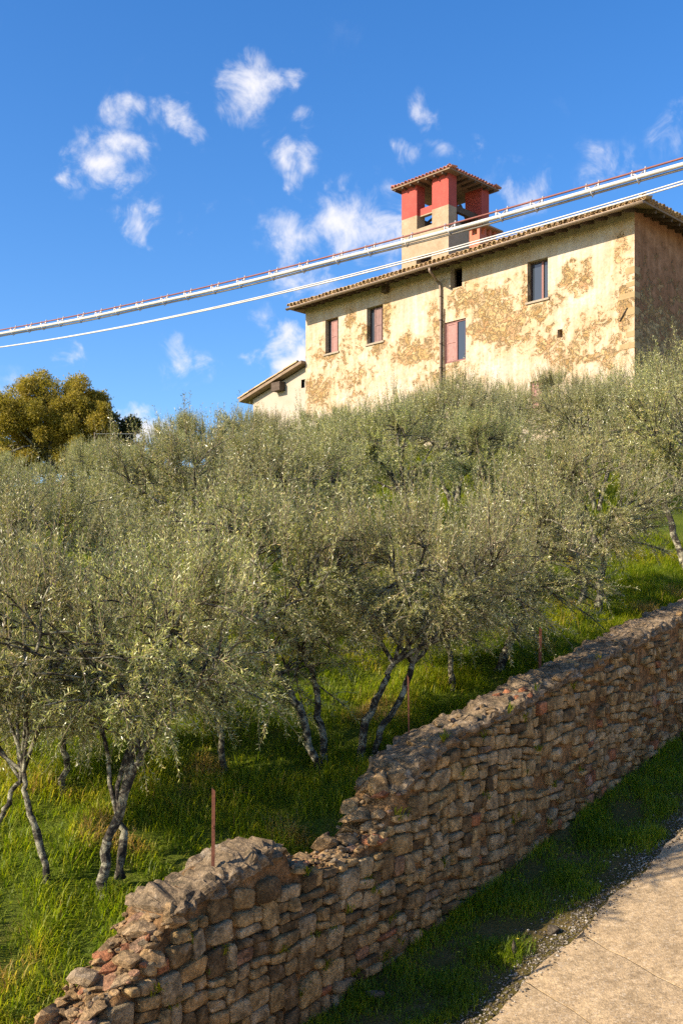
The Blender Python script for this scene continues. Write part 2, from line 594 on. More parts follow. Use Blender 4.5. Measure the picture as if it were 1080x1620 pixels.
def at_depth(px, py, Y):
    d = px_dir(px, py)
    return np.array([d.x * Y, Y, d.z * Y])


def proj(p):
    return CX + F_PX * p[0] / p[1], HY - F_PX * p[2] / p[1]


def L_of_px(px, q=0.0):
    k = (px - CX) / F_PX
    # W0x + WDx L + WNx q = k (W0y + WDy L + WNy q)
    return (k * (W0[1] + WN[1] * q) - (W0[0] + WN[0] * q)) / (WD[0] - k * WD[1])


def grid_sheet(name, Ls, qs, zfun, mat):
    Lg, Qg = np.meshgrid(Ls, qs, indexing='ij')
    X, Y = XY(Lg, Qg)
    Z = zfun(X, Y, Lg, Qg)
    v = np.stack([X, Y, Z], -1).reshape(-1, 3)
    nL, nq = len(Ls), len(qs)
    idx = np.arange(nL * nq).reshape(nL, nq)
    f = np.stack([idx[:-1, :-1], idx[1:, :-1], idx[1:, 1:], idx[:-1, 1:]], -1).reshape(-1, 4)
    o = link(name, new_mesh(name, v, f, mat, True))
    o["kind"] = "structure"
    return o


Ls = np.concatenate([np.linspace(-300, -45, 12), np.linspace(-40, -8, 33), np.linspace(-7.5, 20, 160), np.linspace(21, 60, 40), np.linspace(70, 400, 14)])
qs = np.concatenate([np.linspace(0.22, 12, 80), np.linspace(12.5, 40, 50), np.linspace(45, 400, 18)])
grid_sheet("hillside", Ls, qs, lambda X, Y, L, q: hill_z(X, Y), M['soil'])
vs_L = np.linspace(-40, 60, 500)
grid_sheet("verge", vs_L, -np.linspace(1.10, -0.15, 14), lambda X, Y, L, q: verge_z(L, np.maximum(-q, 0)), M['verge'])
ROAD_S0, ROAD_S1 = 1.04, 4.5


def bank(X, Y, L, q):
    s = -q
    t = np.clip((s - 4.45) / 0.75, 0, 1)
    t = t * t * (3 - 2 * t)
    return base_z(L) - 0.02 + t * np.maximum(1.0, -1.62 - base_z(L)) + 0.5 * lump(X, Y)


grid_sheet("embankment", vs_L, -np.concatenate([np.linspace(60, 8, 10), np.linspace(6, 4.4, 24)]), bank, M['bank'])

# road: concrete slabs with open skewed joints over a bed
bed = grid_sheet("road_bed", np.linspace(-40, 60, 300), -np.array([4.5, 3.0, 1.6, 1.07]), lambda X, Y, L, q: base_z(L) - 0.004, M['joint'])
road = link("road", new_mesh("road", [(-.2, 0, 0), (.2, 0, 0), (.2, .2, 0)], [(0, 1, 2)], M['joint']))
road["kind"] = "structure"
bpy.data.objects.remove(road)
road = empty("road", (*XY(0, -2.5), float(base_z(0))))
road["kind"] = "structure"
edges = [-30, -26, -22, -18.5, -15, -11.5, -8.4, -5.2, -2.0, -0.52, 0.30, 3.5, 6.6, 9.8, 13, 16.5, 20, 24, 28, 32, 36]
rr = random.Random(3)
for a, b in zip(edges[:-1], edges[1:]):
    nL, nS = (max(6, int((b - a) * 8)), 22)
    su = np.linspace(0, 1, nL)
    sv = np.linspace(0, 1, nS)
    v = []
    for i, u in enumerate(su):
        for j, w in enumerate(sv):
            s = ROAD_S0 + (ROAD_S1 - ROAD_S0) * w
            s += 0.03 * math.sin(5 * (a + (b - a) * u)) * (1 - w) + 0.015 * math.sin(17 * (a + (b - a) * u)) * (1 - w)
            wob = lambda e: 0.022 * mnoise.noise(Vector((s * 4, e * 3.1, 1.7))) + 0.012 * mnoise.noise(Vector((s * 13, e, 5)))
            la = a - 0.46 * (s - 1.2) + wob(a) + 0.009 + max(0, 0.009 * mnoise.noise(Vector((s * 6, a, 9))))
            lb = b - 0.46 * (s - 1.2) + wob(b) - 0.005
            L = la + (lb - la) * u
            x, y = XY(L, -s)
            edge = min(u, 1 - u) * (b - a)
            z = float(base_z(L)) + 0.012 + 0.006 * mnoise.noise(Vector((x * 1.3, y * 1.3, 0))) - 0.008 * math.exp(-edge / 0.012) - 0.012 * math.exp(-w * 60)
            v.append((x, y, z))
    f = []
    for i in range(nL - 1):
        for j in range(nS - 1):
            f.append((i * nS + j, i * nS + j + 1, (i + 1) * nS + j + 1, (i + 1) * nS + j))
    # skirts
    n = len(v)
    ring = [i * nS for i in range(nL)] + [(nL - 1) * nS + j for j in range(1, nS)] + [i * nS + nS - 1 for i in range(nL - 2, -1, -1)] + [j for j in range(nS - 2, 0, -1)]
    for k in ring:
        v.append((v[k][0], v[k][1], v[k][2] - 0.09))
    for k in range(len(ring)):
        k2 = (k + 1) % len(ring)
        f.append((ring[k], n + k, n + k2, ring[k2]))
    v = np.array(v) - np.array(road.location)
    o = link("slab", new_mesh("slab", v, f, M['concrete'], False), road)
bed["kind"] = "structure"

# ------------------------------------------------------------------ rubble wall
WALL_T = 0.44
top_px = [(-60, 1800), (40, 1680), (70, 1625), (110, 1572), (150, 1528), (185, 1502), (225, 1470), (246, 1452), (256, 1424), (300, 1396), (345, 1372), (400, 1338), (438, 1328),
          (446, 1362), (505, 1366), (530, 1352), (562, 1332), (590, 1300), (600, 1276), (616, 1236), (638, 1200), (660, 1178), (690, 1158), (735, 1136), (765, 1122), (800, 1102), (835, 1085),
          (870, 1066), (915, 1043), (960, 1020), (1010, 994), (1080, 960), (1200, 902)]
tpL, tpZ = [], []
for px, py in top_px:
    qe = float(np.interp(px, [150, 256], [0.36, 0.12]))     # the low end is outlined by its back edge
    L = L_of_px(px, qe)
    Y = XY(L, qe)[1]
    tpL.append(L); tpZ.append((HY - py) / F_PX * Y)
tpL += [16.0, 24.0, 40.0]; tpZ += [float(base_z(16) + 1.7), float(base_z(24) + 1.7), float(base_z(40) + 1.7)]
tpL = np.array(tpL); tpZ = np.array(tpZ)


def top_z(L):
    z = np.interp(L, tpL, tpZ)
    return np.maximum(z, base_z(L) + 0.75)


COP = [(L_of_px(254, .12), L_of_px(440, .12)), (L_of_px(612, .12), 40.0)]
w_origin = np.array([*XY(0, 0.22), float(base_z(0))])
wall = empty("stone_wall", w_origin)
tag(wall, "broken dry rubble stone wall with rough mortar coping climbing beside the lane", "wall")


def nz3(x, y, z, s, seed=0.0):
    return mnoise.noise(Vector((x * s + seed, y * s - seed * .7, z * s + seed * 1.3)))


def wall_core():
    Lsamp = np.arange(-5.6, 9.0, 0.05)
    Lsamp = np.concatenate([Lsamp, np.arange(9.0, 30, 0.25)])
    nf, ntop, nb = 22, 6, 4
    v = []
    for L in Lsamp:
        b = float(base_z(L)) - 0.25
        t = float(top_z(L)) - 0.05
        sec = [(0.035, b + (t - b) * k / nf) for k in range(nf)]
        sec += [(0.05 + (WALL_T - 0.1) * k / (ntop - 1), t) for k in range(ntop)]
        sec += [(WALL_T, t - 0.03 - (1.2) * k / nb) for k in range(nb)]
        for q, z in sec:
            x, y = XY(L, q)
            dq = 0.018 * nz3(x, y, z, 5) + 0.012 * nz3(x, y, z, 14)
            dz = (0.035 * nz3(x, y, z, 5, 7) + 0.025 * nz3(x, y, z, 13, 3)) if z > t - 0.05 else 0
            x, y = XY(L, q + dq)
            v.append((x, y, z + dz))
    m = nf + ntop + nb
    f = []
    for i in range(len(Lsamp) - 1):
        for j in range(m - 1):
            f.append((i * m + j, (i + 1) * m + j, (i + 1) * m + j + 1, i * m + j + 1))
    f.append(tuple(range(m))); f.append(tuple((len(Lsamp) - 1) * m + j for j in range(m))[::-1])
    v = np.array(v) - w_origin
    a = np.array([0.5 + 0.5 * nz3(p[0], p[1], p[2], 2) for p in v])
    link("mortar_core", new_mesh("mortar_core", v, f, M['mortar'], True, {"rnd": a}), wall)


wall_core()


def coping(L0, L1):
    step = 0.022 if L1 - L0 < 3 else 0.028
    Ls1 = np.arange(L0, min(L1, 9.0), step)
    if L1 > 9: Ls1 = np.concatenate([Ls1, np.arange(9, L1, 0.2)])
    K = 26
    v = []
    seed = L0 * 3.3
    for i, L in enumerate(Ls1):
        t = float(top_z(L))
        taper = min(1, (i + 1) / 4.0, (len(Ls1) - i) / 4.0)
        th = (0.15 + 0.05 * mnoise.noise(Vector((L * 1.1, seed, 0)))) * (0.4 + .6 * taper)
        for k in range(K):
            a = 2 * math.pi * k / K
            cq, cz = math.cos(a), math.sin(a)
            # superellipse slab, domed on top
            q = WALL_T / 2 + (WALL_T / 2 + 0.035) * math.copysign(abs(cq) ** 0.55, -cq)
            z = t - th * 0.5 + th * 0.5 * math.copysign(abs(cz) ** 0.7, cz) * taper
            x, y = XY(L, q)
            vd = mnoise.voronoi(Vector((x * 8, y * 8, z * 8)))[0]
            n = 0.04 * nz3(x, y, z, 3.2, seed) + 0.02 * nz3(x, y, z, 21, 5) + 0.09 * min(.5, vd[1] - vd[0]) - .03
            x, y = XY(L + 0.05 * nz3(x, y, z, 6, 9), q + n * -cq * 1.1)
            v.append((x, y, z + n * (cz * 0.9 + 0.15)))
    f = []
    nn = len(Ls1)
    for i in range(nn - 1):
        for k in range(K):
            k2 = (k + 1) % K
            f.append((i * K + k, i * K + k2, (i + 1) * K + k2, (i + 1) * K + k))
    f.append(tuple(range(K))); f.append(tuple((nn - 1) * K + k for k in range(K))[::-1])
    v = np.array(v) - w_origin
    a = np.array([0.5 + 0.6 * nz3(p[0], p[1], p[2], 4) for p in v])
    link("coping", new_mesh("coping", v, f, M['coping'], False, {"rnd": a}), wall)


for a, b in COP:
    coping(a, b)


def in_cop(L):
    return any(a < L < b for a, b in COP)


# --- face stones
def stone_mesh_verts(poly, prot, rng, tilt):
    """poly: 4 corners (L,z) in order; returns world verts + faces for a pillowed stone"""
    P = 10
    v = []
    cs = np.mean(poly, axis=0)

    def bil(a, b):
        (l0, z0), (l1, z1), (l2, z2), (l3, z3) = poly
        return ((1 - a) * (1 - b) * l0 + a * (1 - b) * l1 + a * b * l2 + (1 - a) * b * l3,
                (1 - a) * (1 - b) * z0 + a * (1 - b) * z1 + a * b * z2 + (1 - a) * b * z3)
    ex = rng.uniform(0.22, 0.5)
    off = rng.uniform(0, .6)
    unit = []
    for k in range(P):
        a = 2 * math.pi * (k + off) / P
        c, s = math.cos(a), math.sin(a)
        u = 0.5 + 0.5 * math.copysign(abs(c) ** ex, c) * rng.uniform(0.90, 1.03)
        w = 0.5 + 0.5 * math.copysign(abs(s) ** ex, s) * rng.uniform(0.88, 1.03)
        unit.append((u, w))
    tl, tz = tilt
    for ring, (sc, q) in enumerate(((1.0, 0.06), (0.995, -prot * 0.6), (0.88, -prot), (0.0, -prot * 1.08))):
        for (u, w) in (unit if ring < 3 else [(0.5, 0.5)]):
            L, z = bil(0.5 + (u - .5) * sc, 0.5 + (w - .5) * sc)
            qq = q
            if ring >= 1:
                qq += tl * (L - cs[0]) + tz * (z - cs[1]) + (rng.uniform(-1, 1) * 0.007 if ring >= 2 else 0)
            x, y = XY(L, qq)
            v.append((x, y, z))
    f = []
    for r in range(2):
        for k in range(P):
            k2 = (k + 1) % P
            f.append((r * P + k, (r + 1) * P + k, (r + 1) * P + k2, r * P + k2))
    for k in range(P):
        f.append((2 * P + k, 3 * P, 2 * P + (k + 1) % P))
    return np.array(v), f


def make_face_stones():
    rng = random.Random(11)
    stones = []
    cells = []

    def split(l0, l1, z0, z1, depth):
        w, h = l1 - l0, z1 - z0
        far = min(1, max(0, (0.5 * (l0 + l1) - 0.5) / 4.0))
        lim = rng.uniform(0.55, 1.75) * (1 - 0.3 * far)
        if w < 0.20 * lim and h < 0.145 * lim:
            cells.append((l0, l1, z0, z1)); return
        if w < 0.10 and h < 0.30 or h < 0.07 and w < .36:
            cells.append((l0, l1, z0, z1)); return
        c = rng.uniform(.30, .70)
        if w / h > 1.45 * rng.uniform(.8, 1.25):
            m = l0 + w * c; split(l0, m, z0, z1, depth + 1); split(m, l1, z0, z1, depth + 1)
        else:
            m = z0 + h * c; split(l0, l1, z0, m, depth + 1); split(l0, l1, m, z1, depth + 1)
    z = -4.3
    while z < 1.9:
        hh = rng.uniform(.6, 1.0)
        l = -5.6 - rng.random()
        while l < 9.0:
            ww = rng.uniform(.7, 1.5)
            split(l, l + ww, z, z + hh, 0); l += ww
        z += hh

    def warp(l, z):
        n1 = mnoise.noise(Vector((l * 1.1, z * 1.1, 3.1))); n2 = mnoise.noise(Vector((l * 3.7, z * 3.7, 8.2)))
        n3 = mnoise.noise(Vector((l * 2.3, z * 2.3, 15.2)))
        return [l + 0.045 * n3, z + 0.085 * n1 + 0.034 * n2 + 0.075 * l]
    for (l0, l1, z0, z1) in cells:
        g = rng.uniform(0.002, 0.006)
        poly = [warp(l0 + g, z0 + g), warp(l1 - g, z0 + g), warp(l1 - g, z1 - g), warp(l0 + g, z1 - g)]
        jit = 0.24
        for p in poly:
            p[0] += rng.uniform(-jit, jit) * (l1 - l0) * .5; p[1] += rng.uniform(-jit, jit) * (z1 - z0) * .5
        mid = 0.5 * (l0 + l1)
        b = float(base_z(mid)) - 0.06
        tt = float(min(top_z(l0), top_z(l1), top_z(mid))) - (0.13 if in_cop(mid) else 0.02)
        for p in poly:
            p[1] = min(max(p[1], b - 0.05), tt)
        if poly[2][1] - poly[1][1] < 0.035 or poly[3][1] - poly[0][1] < 0.035:
            continue
        far = min(1, max(0, (mid - 1.0) / 4.0))
        if far > 0.1 and rng.random() < 0.45 * far:
            continue                            # buried in mortar
        prot = rng.uniform(0.006, 0.036) * (1 - 0.6 * far)
        v, f = stone_mesh_verts(poly, prot, rng, (rng.uniform(-.10, .10), rng.uniform(-.13, .13)))
        stones.append((v, f, min(1, max(0, rng.gauss(0.45, 0.27)))))
    return stones


stones = make_face_stones()


def area_px(v):
    c = v.mean(axis=0)
    px, py = proj(c)
    if px < -10 or px > 1090 or py < 0 or py > 1630 or c[1] < 1: return 0
    w = (v.max(axis=0) - v.min(axis=0))
    return (F_PX / c[1]) ** 2 * w[2] * math.hypot(w[0], w[1])


order = sorted(range(len(stones)), key=lambda i: -area_px(stones[i][0]))
single = set(order[:290])
rest = MB()
for i, (v, f, r) in enumerate(stones):
    if i in single:
        c = v.mean(axis=0)
        link("stone", new_mesh("stone", v - c, f, M['stone'], True, {"rnd": np.full(len(v), r)}), wall, c - w_origin)
    else:
        rest.add(v - w_origin, f, r)
o = rest.build("small_stones", M['stone'], wall, True)
o["kind"] = "stuff"

# --- loose rubble on the broken stretches of the top
ICO = None


def rock(seed, sx, sy, sz, ang=0.25, detail=2):
    import bmesh
    bm = bmesh.new()
    bmesh.ops.create_icosphere(bm, subdivisions=detail, radius=1.0)
    rng = random.Random(seed)
    planes = []
    for _ in range(11):
        n = Vector((rng.uniform(-1, 1), rng.uniform(-1, 1), rng.uniform(-1, 1))).normalized()
        planes.append((n, rng.uniform(0.42, 0.74)))
    for v in bm.verts:
        c = v.co.copy()
        # push towards a box, then cut flats
        m = max(abs(c.x), abs(c.y), abs(c.z))
        c = c.lerp(c / m * 0.88, 0.55)
        for n, d in planes:
            e = c.dot(n) - d
            if e > 0: c -= n * e
        c *= 1 + 0.10 * mnoise.noise(c * 2 + Vector((seed * 1.7, 0, 0)))
        v.co = Vector((c.x * sx, c.y * sy, c.z * sz))
    bm.verts.ensure_lookup_table()
    vs = np.array([v.co for v in bm.verts])
    fs = [tuple(v.index for v in f.verts) for f in bm.faces]
    bm.free()
    return vs, fs


def rotz(v, a):
    c, s = math.cos(a), math.sin(a)
    return np.stack([v[:, 0] * c - v[:, 1] * s, v[:, 0] * s + v[:, 1] * c, v[:, 2]], -1)


WANG = math.atan2(WD[1], WD[0])
rng = random.Random(21)
small_rub = MB()


def put_rock(L, q, dz, sx, sy, sz, rnd, single_=True, tilt=0.0):
    v, f = rock(rng.randint(0, 9999), sx, sy, sz)
    t = rng.uniform(-.25, .25) + tilt
    v = np.stack([v[:, 0] * math.cos(t) - v[:, 2] * math.sin(t), v[:, 1], v[:, 0] * math.sin(t) + v[:, 2] * math.cos(t)], -1)
    v = rotz(v, WANG + rng.uniform(-.4, .4))
    x, y = XY(L, q)
    c = np.array([x, y, float(top_z(L)) + dz])
    if single_:
        link("top_stone", new_mesh("top_stone", v, f, M['rubble'], False, {"rnd": np.full(len(v), rnd)}), wall, c - w_origin)
    else:
        small_rub.add(v + c - w_origin, f, rnd)


for (pa, pb, n) in ((-40, 254, 74), (440, 616, 46)):
    La, Lb = L_of_px(pa, .12), L_of_px(pb, .12)
    for i in range(n):
        L = La + (Lb - La) * (i + rng.random()) / n
        q = rng.uniform(0.02, WALL_T - 0.02)
        s = rng.choice([0.05, 0.065, 0.08, 0.10, 0.12])
        put_rock(L, q, rng.uniform(-.06, -.005) - (0.02 if s > .09 else 0), s * rng.uniform(1, 1.5), s * rng.uniform(.8, 1.1), s * rng.uniform(.5, .75), rng.uniform(0, 1) ** 0.9 if rng.random() < .9 else 1.0, s > 0.06, 0.12)
    for i in range(n * 3):
        L = La + (Lb - La) * rng.random()
        q = rng.uniform(-0.01, WALL_T)
        s = rng.uniform(0.012, 0.035)
        put_rock(L, q, rng.uniform(-.03, .02), s * 1.3, s, s * .8, rng.random(), False)
# chosen blocks that read in the photograph
for px, dz, sx, sy, sz, rnd, q in ((540, .05, .15, .12, .085, .30, .30), (585, .05, .17, .13, .07, .45, .25), (612, .03, .10, .12, .13, .35, .2), (622, -.05, .11, .1, .14, .4, .08),
                                   (455, .03, .08, .1, .12, .2, .3), (170, .03, .17, .12, .08, .75, .33), (120, .02, .15, .1, .09, .5, .36), (235, .02, .13, .12, .06, .7, .2), (262, -.12, .11, .12, .11, .4, .05),
                                   (205, .0, .16, .13, .08, .1, .1)):
    put_rock(L_of_px(px, .12), q, dz, sx, sy, sz, rnd)
# red tile fragments and rough stones bedded along the coping
for px, n in ((815, 5), (835, 4), (640, 6), (690, 6), (760, 6), (880, 6), (960, 6), (1040, 6), (720, 5), (1000, 5), (920, 5)):
    for _ in range(n):
        L = L_of_px(px + rng.uniform(-30, 30), .12)
        red = px in (815, 835)
        s = rng.uniform(.03, .07)
        put_rock(L, rng.uniform(-.01, .3), rng.uniform(-.07, -.01), s * 1.4, s, s * .7, 1.0 if red else rng.uniform(0.1, .9), s > .05)
o = small_rub.build("rubble_chips", M['rubble'], wall, False)
o["kind"] = "stuff"


# ------------------------------------------------------------------ grass
def blades(name, P, length, width, lean, seed, mat, rnd, up=1.0, label=None, cat=None):
    r = rs(seed)
    n = len(P)
    az = r.uniform(0, 2 * np.pi, n)
    d = np.stack([np.cos(az), np.sin(az), np.zeros(n)], -1)
    side = np.stack([-np.sin(az), np.cos(az), np.zeros(n)], -1)
    ln = lean * r.uniform(0.3, 1.5, n)
    h = length
    b = P
    mid = b + d * (h * ln * 0.35)[:, None] + np.array([0, 0, 1.0]) * (h * 0.58)[:, None]
    tip = b + d * (h * ln * 1.05)[:, None] + np.array([0, 0, 1.0]) * (h * np.clip(1 - 0.28 * ln * ln, 0.35, 1))[:, None]
    w = (width * r.uniform(0.7, 1.3, n))[:, None]
    V = np.stack([b - side * w * .5, b + side * w * .5, mid + side * w * .42, mid - side * w * .42, tip], 1).reshape(-1, 3)
    i = np.arange(n)[:, None] * 5
    q = np.concatenate([i + [0, 1, 2], i + [0, 2, 3], i + [3, 2, 4]], 0)
    me = new_mesh(name, V, q.astype(np.int32), mat, True, {"rnd": np.repeat(rnd, 5)})
    o = link(name, me)
    tag(o, label, cat, None, "stuff")
    return o


def patch(x, y, s, seed):
    return np.array([mnoise.noise(Vector((a * s + seed, b * s, seed * 2))) for a, b in zip(x, y)])


def in_view(x, y, z, m=60):
    px = CX + F_PX * x / np.maximum(y, .1); py = HY - F_PX * z / np.maximum(y, .1)
    return (y > 1) & (px > -m) & (px < 1080 + m) & (py < 1620 + m * 1.5)


def hill_grass():
    r = rs(4)
    n = 330000
    L = r.uniform(-6.0, 12, n); q = 0.42 + 8.5 * r.uniform(0, 1, n) ** 1.5
    x, y = XY(L, q); z = hill_z(x, y)
    keep = in_view(x, y, z, 140)
    x, y, z, q = x[keep], y[keep], z[keep], q[keep]
    # clumping
    cl = patch(x, y, 3.1, 3)
    keep = r.uniform(0, 1, len(x)) < 0.62 + 0.5 * cl
    x, y, z, q, cl = x[keep], y[keep], z[keep], q[keep], cl[keep]
    big = patch(x, y, 0.75, 8)
    dry = patch(x, y, 1.15, 15)
    h = np.clip(0.125 + 0.13 * cl + 0.07 * big, 0.04, 0.36) * r.uniform(0.5, 1.45, len(x))
    h *= np.where(q < 1.0, 0.5, 1)
    rnd = np.clip(0.49 + 0.34 * big + 0.2 * cl + r.normal(0, .17, len(x)) + np.where(dry > 0.27, (dry - .27) * 2.6, 0), 0, 1)
    blades("grass", np.stack([x, y, z - 0.01], -1), h, 0.0080, 0.95, 5, M['grass'], rnd, label="long lush green grass growing under the olive trees", cat="grass")


def far_grass():
    r = rs(14)
    n = 60000
    L = r.uniform(0, 34, n); q = r.uniform(4, 22, n)
    x, y = XY(L, q); z = hill_z(x, y)
    keep = in_view(x, y, z, 60) & (y < 40)
    x, y, z = x[keep], y[keep], z[keep]
    rnd = np.clip(0.5 + r.normal(0, .2, len(x)), 0, 1)
    blades("meadow_grass", np.stack([x, y, z - 0.01], -1), r.uniform(.15, .4, len(x)), 0.016, 0.7, 15, M['grass'], rnd, label="tall grass between the upper olive rows below the farmhouse", cat="grass")


def verge_grass():
    r = rs(9)
    n = 80000
    L = r.uniform(-4, 7.5, n); s = r.uniform(0.03, 1.0, n)
    x, y = XY(L, -s); z = verge_z(L, s)
    keep = in_view(x, y, z, 60)
    L, s, x, y, z = L[keep], s[keep], x[keep], y[keep], z[keep]
    cl = patch(x, y, 2.6, 3); ed = patch(x, y, 1.4, 31)
    p = 0.60 + 1.1 * cl - 1.6 * np.clip(s - (0.72 + 0.22 * ed), 0, 1) / 0.28
    ed2 = patch(x, y, 1.9, 44)
    keep = r.uniform(0, 1, len(x)) < p
    x, y, z, cl, s = x[keep], y[keep], z[keep], cl[keep], s[keep]
    h = np.clip(0.055 + 0.08 * cl + 0.05 * np.exp(-s / .15), 0.018, .26) * r.uniform(.6, 1.4, len(x))
    rnd = np.clip(0.38 + r.normal(0, .18, len(x)) + 0.25 * ed2[keep], 0, 1)
    blades("verge_grass", np.stack([x, y, z - 0.005], -1), h, 0.006, 0.8, 19, M['grass'], rnd, label="short dark grass on the verge between stone wall and lane", cat="grass")


hill_grass(); far_grass(); verge_grass()


def gravel():
    r = random.Random(8)
    mb = MB()
    base = [rock(i, 1, 1, .7, detail=1) for i in range(6)]
    for i in range(9000):
        L = r.uniform(-3.0, 6.5)
        s = 1.0 + r.gauss(-0.05, 0.085)
        if r.random() < .22: s -= r.uniform(0, .35)
        dens = mnoise.noise(Vector((L * 1.1, 3, 0))) + .55
        if r.random() > dens + .3: continue
        x, y = XY(L, -s)
        z = float(verge_z(L, s)) + 0.005 if s < 1.04 else float(base_z(L)) + .012
        px, py = proj((x, y, z))
        if px < 500 or px > 1120 or py > 1680: continue
        sz = abs(r.gauss(0.004, .004)) + .004
        v, f = base[i % 6]
        mb.add(rotz(v, r.random() * 6) * sz * np.array([r.uniform(.8, 1.4), 1, 1]) + np.array([x, y, z]), f, r.uniform(0, 1))
    o = mb.build("gravel", M['gravel'], None, True)
    tag(o, "pale loose gravel strewn along the edge of the concrete lane", "gravel", None, "stuff")


gravel()
for (px, py, sx, sy, sz, lab) in ((812, 1512, .035, .05, .11, "small upright grey stone in the verge gravel by the lane edge"), (876, 1478, .06, .045, .07, "low brown stone half sunk in verge beside gravel strip"), (590, 1580, .10, .07, .06, "pale fallen stone lying at foot of the broken wall")):
    d = px_dir(px, py)
    best = None
    for i in range(2000):
        k = 4 + i * .006
        L, q = LQ(d.x * k, d.y * k)
        if q < 0 and d.z * k <= float(verge_z(L, -q)):
            best = (d.x * k, d.y * k, d.z * k); break
    if best:
        v, f = rock(int(px), sx, sy, sz)
        o = link("field_stone", new_mesh("field_stone", v, f, M['gravel'], True, {"rnd": np.full(len(v), .15)}), None, (best[0], best[1], best[2] + sz * .45))
        tag(o, lab, "stone")

# tiny weeds rooted in the wall joints
r = rs(77)
Lw = r.uniform(-3.6, 3.0, 46)
pts, rn = [], []
for L in Lw:
    b, t = float(base_z(L)), float(top_z(L))
    z = b + (t - b) * r.uniform(.1, 1.0)
    for _ in range(r.randint(8, 26)):
        x, y = XY(L + r.normal(0, .03), -0.02)
        pts.append((x, y, z + r.normal(0, .015))); rn.append(np.clip(r.normal(.5, .15), 0, 1))
blades("wall_weeds", np.array(pts), r.uniform(.03, .10, len(pts)), 0.008, 1.3, 3, M['grass'], np.array(rn), label="little green weeds rooted in joints of the rubble wall", cat="weeds")

# yellow wild flowers on the verge
fl = MB()
r = random.Random(6)
for _ in range(26):
    L, s = r.uniform(-0.5, 4.5), r.uniform(.2, .85)
    x, y = XY(L, -s); z = float(verge_z(L, s))
    h = r.uniform(.05, .09)
    for k in range(6):
        a = k * math.pi / 3
        fl.add([(x + .01, y, z + h), (x + .01 + .013 * math.cos(a - .4), y + .013 * math.sin(a - .4), z + h + .004), (x + .01 + .013 * math.cos(a + .4), y + .013 * math.sin(a + .4), z + h + .004)], [(0, 1, 2)], 1.0)
M['petal'] = simple_mat("yellow_petal", (.55, .42, .02), (.7, .55, .03), 5, .7, 0)
o = fl.build("wildflowers", M['petal'])
tag(o, "tiny yellow wildflowers dotted through the dark verge grass", "flowers", None, "stuff")


# ------------------------------------------------------------------ olive trees
def nrm(a):
    return a / (np.linalg.norm(a, axis=-1, keepdims=True) + 1e-9)


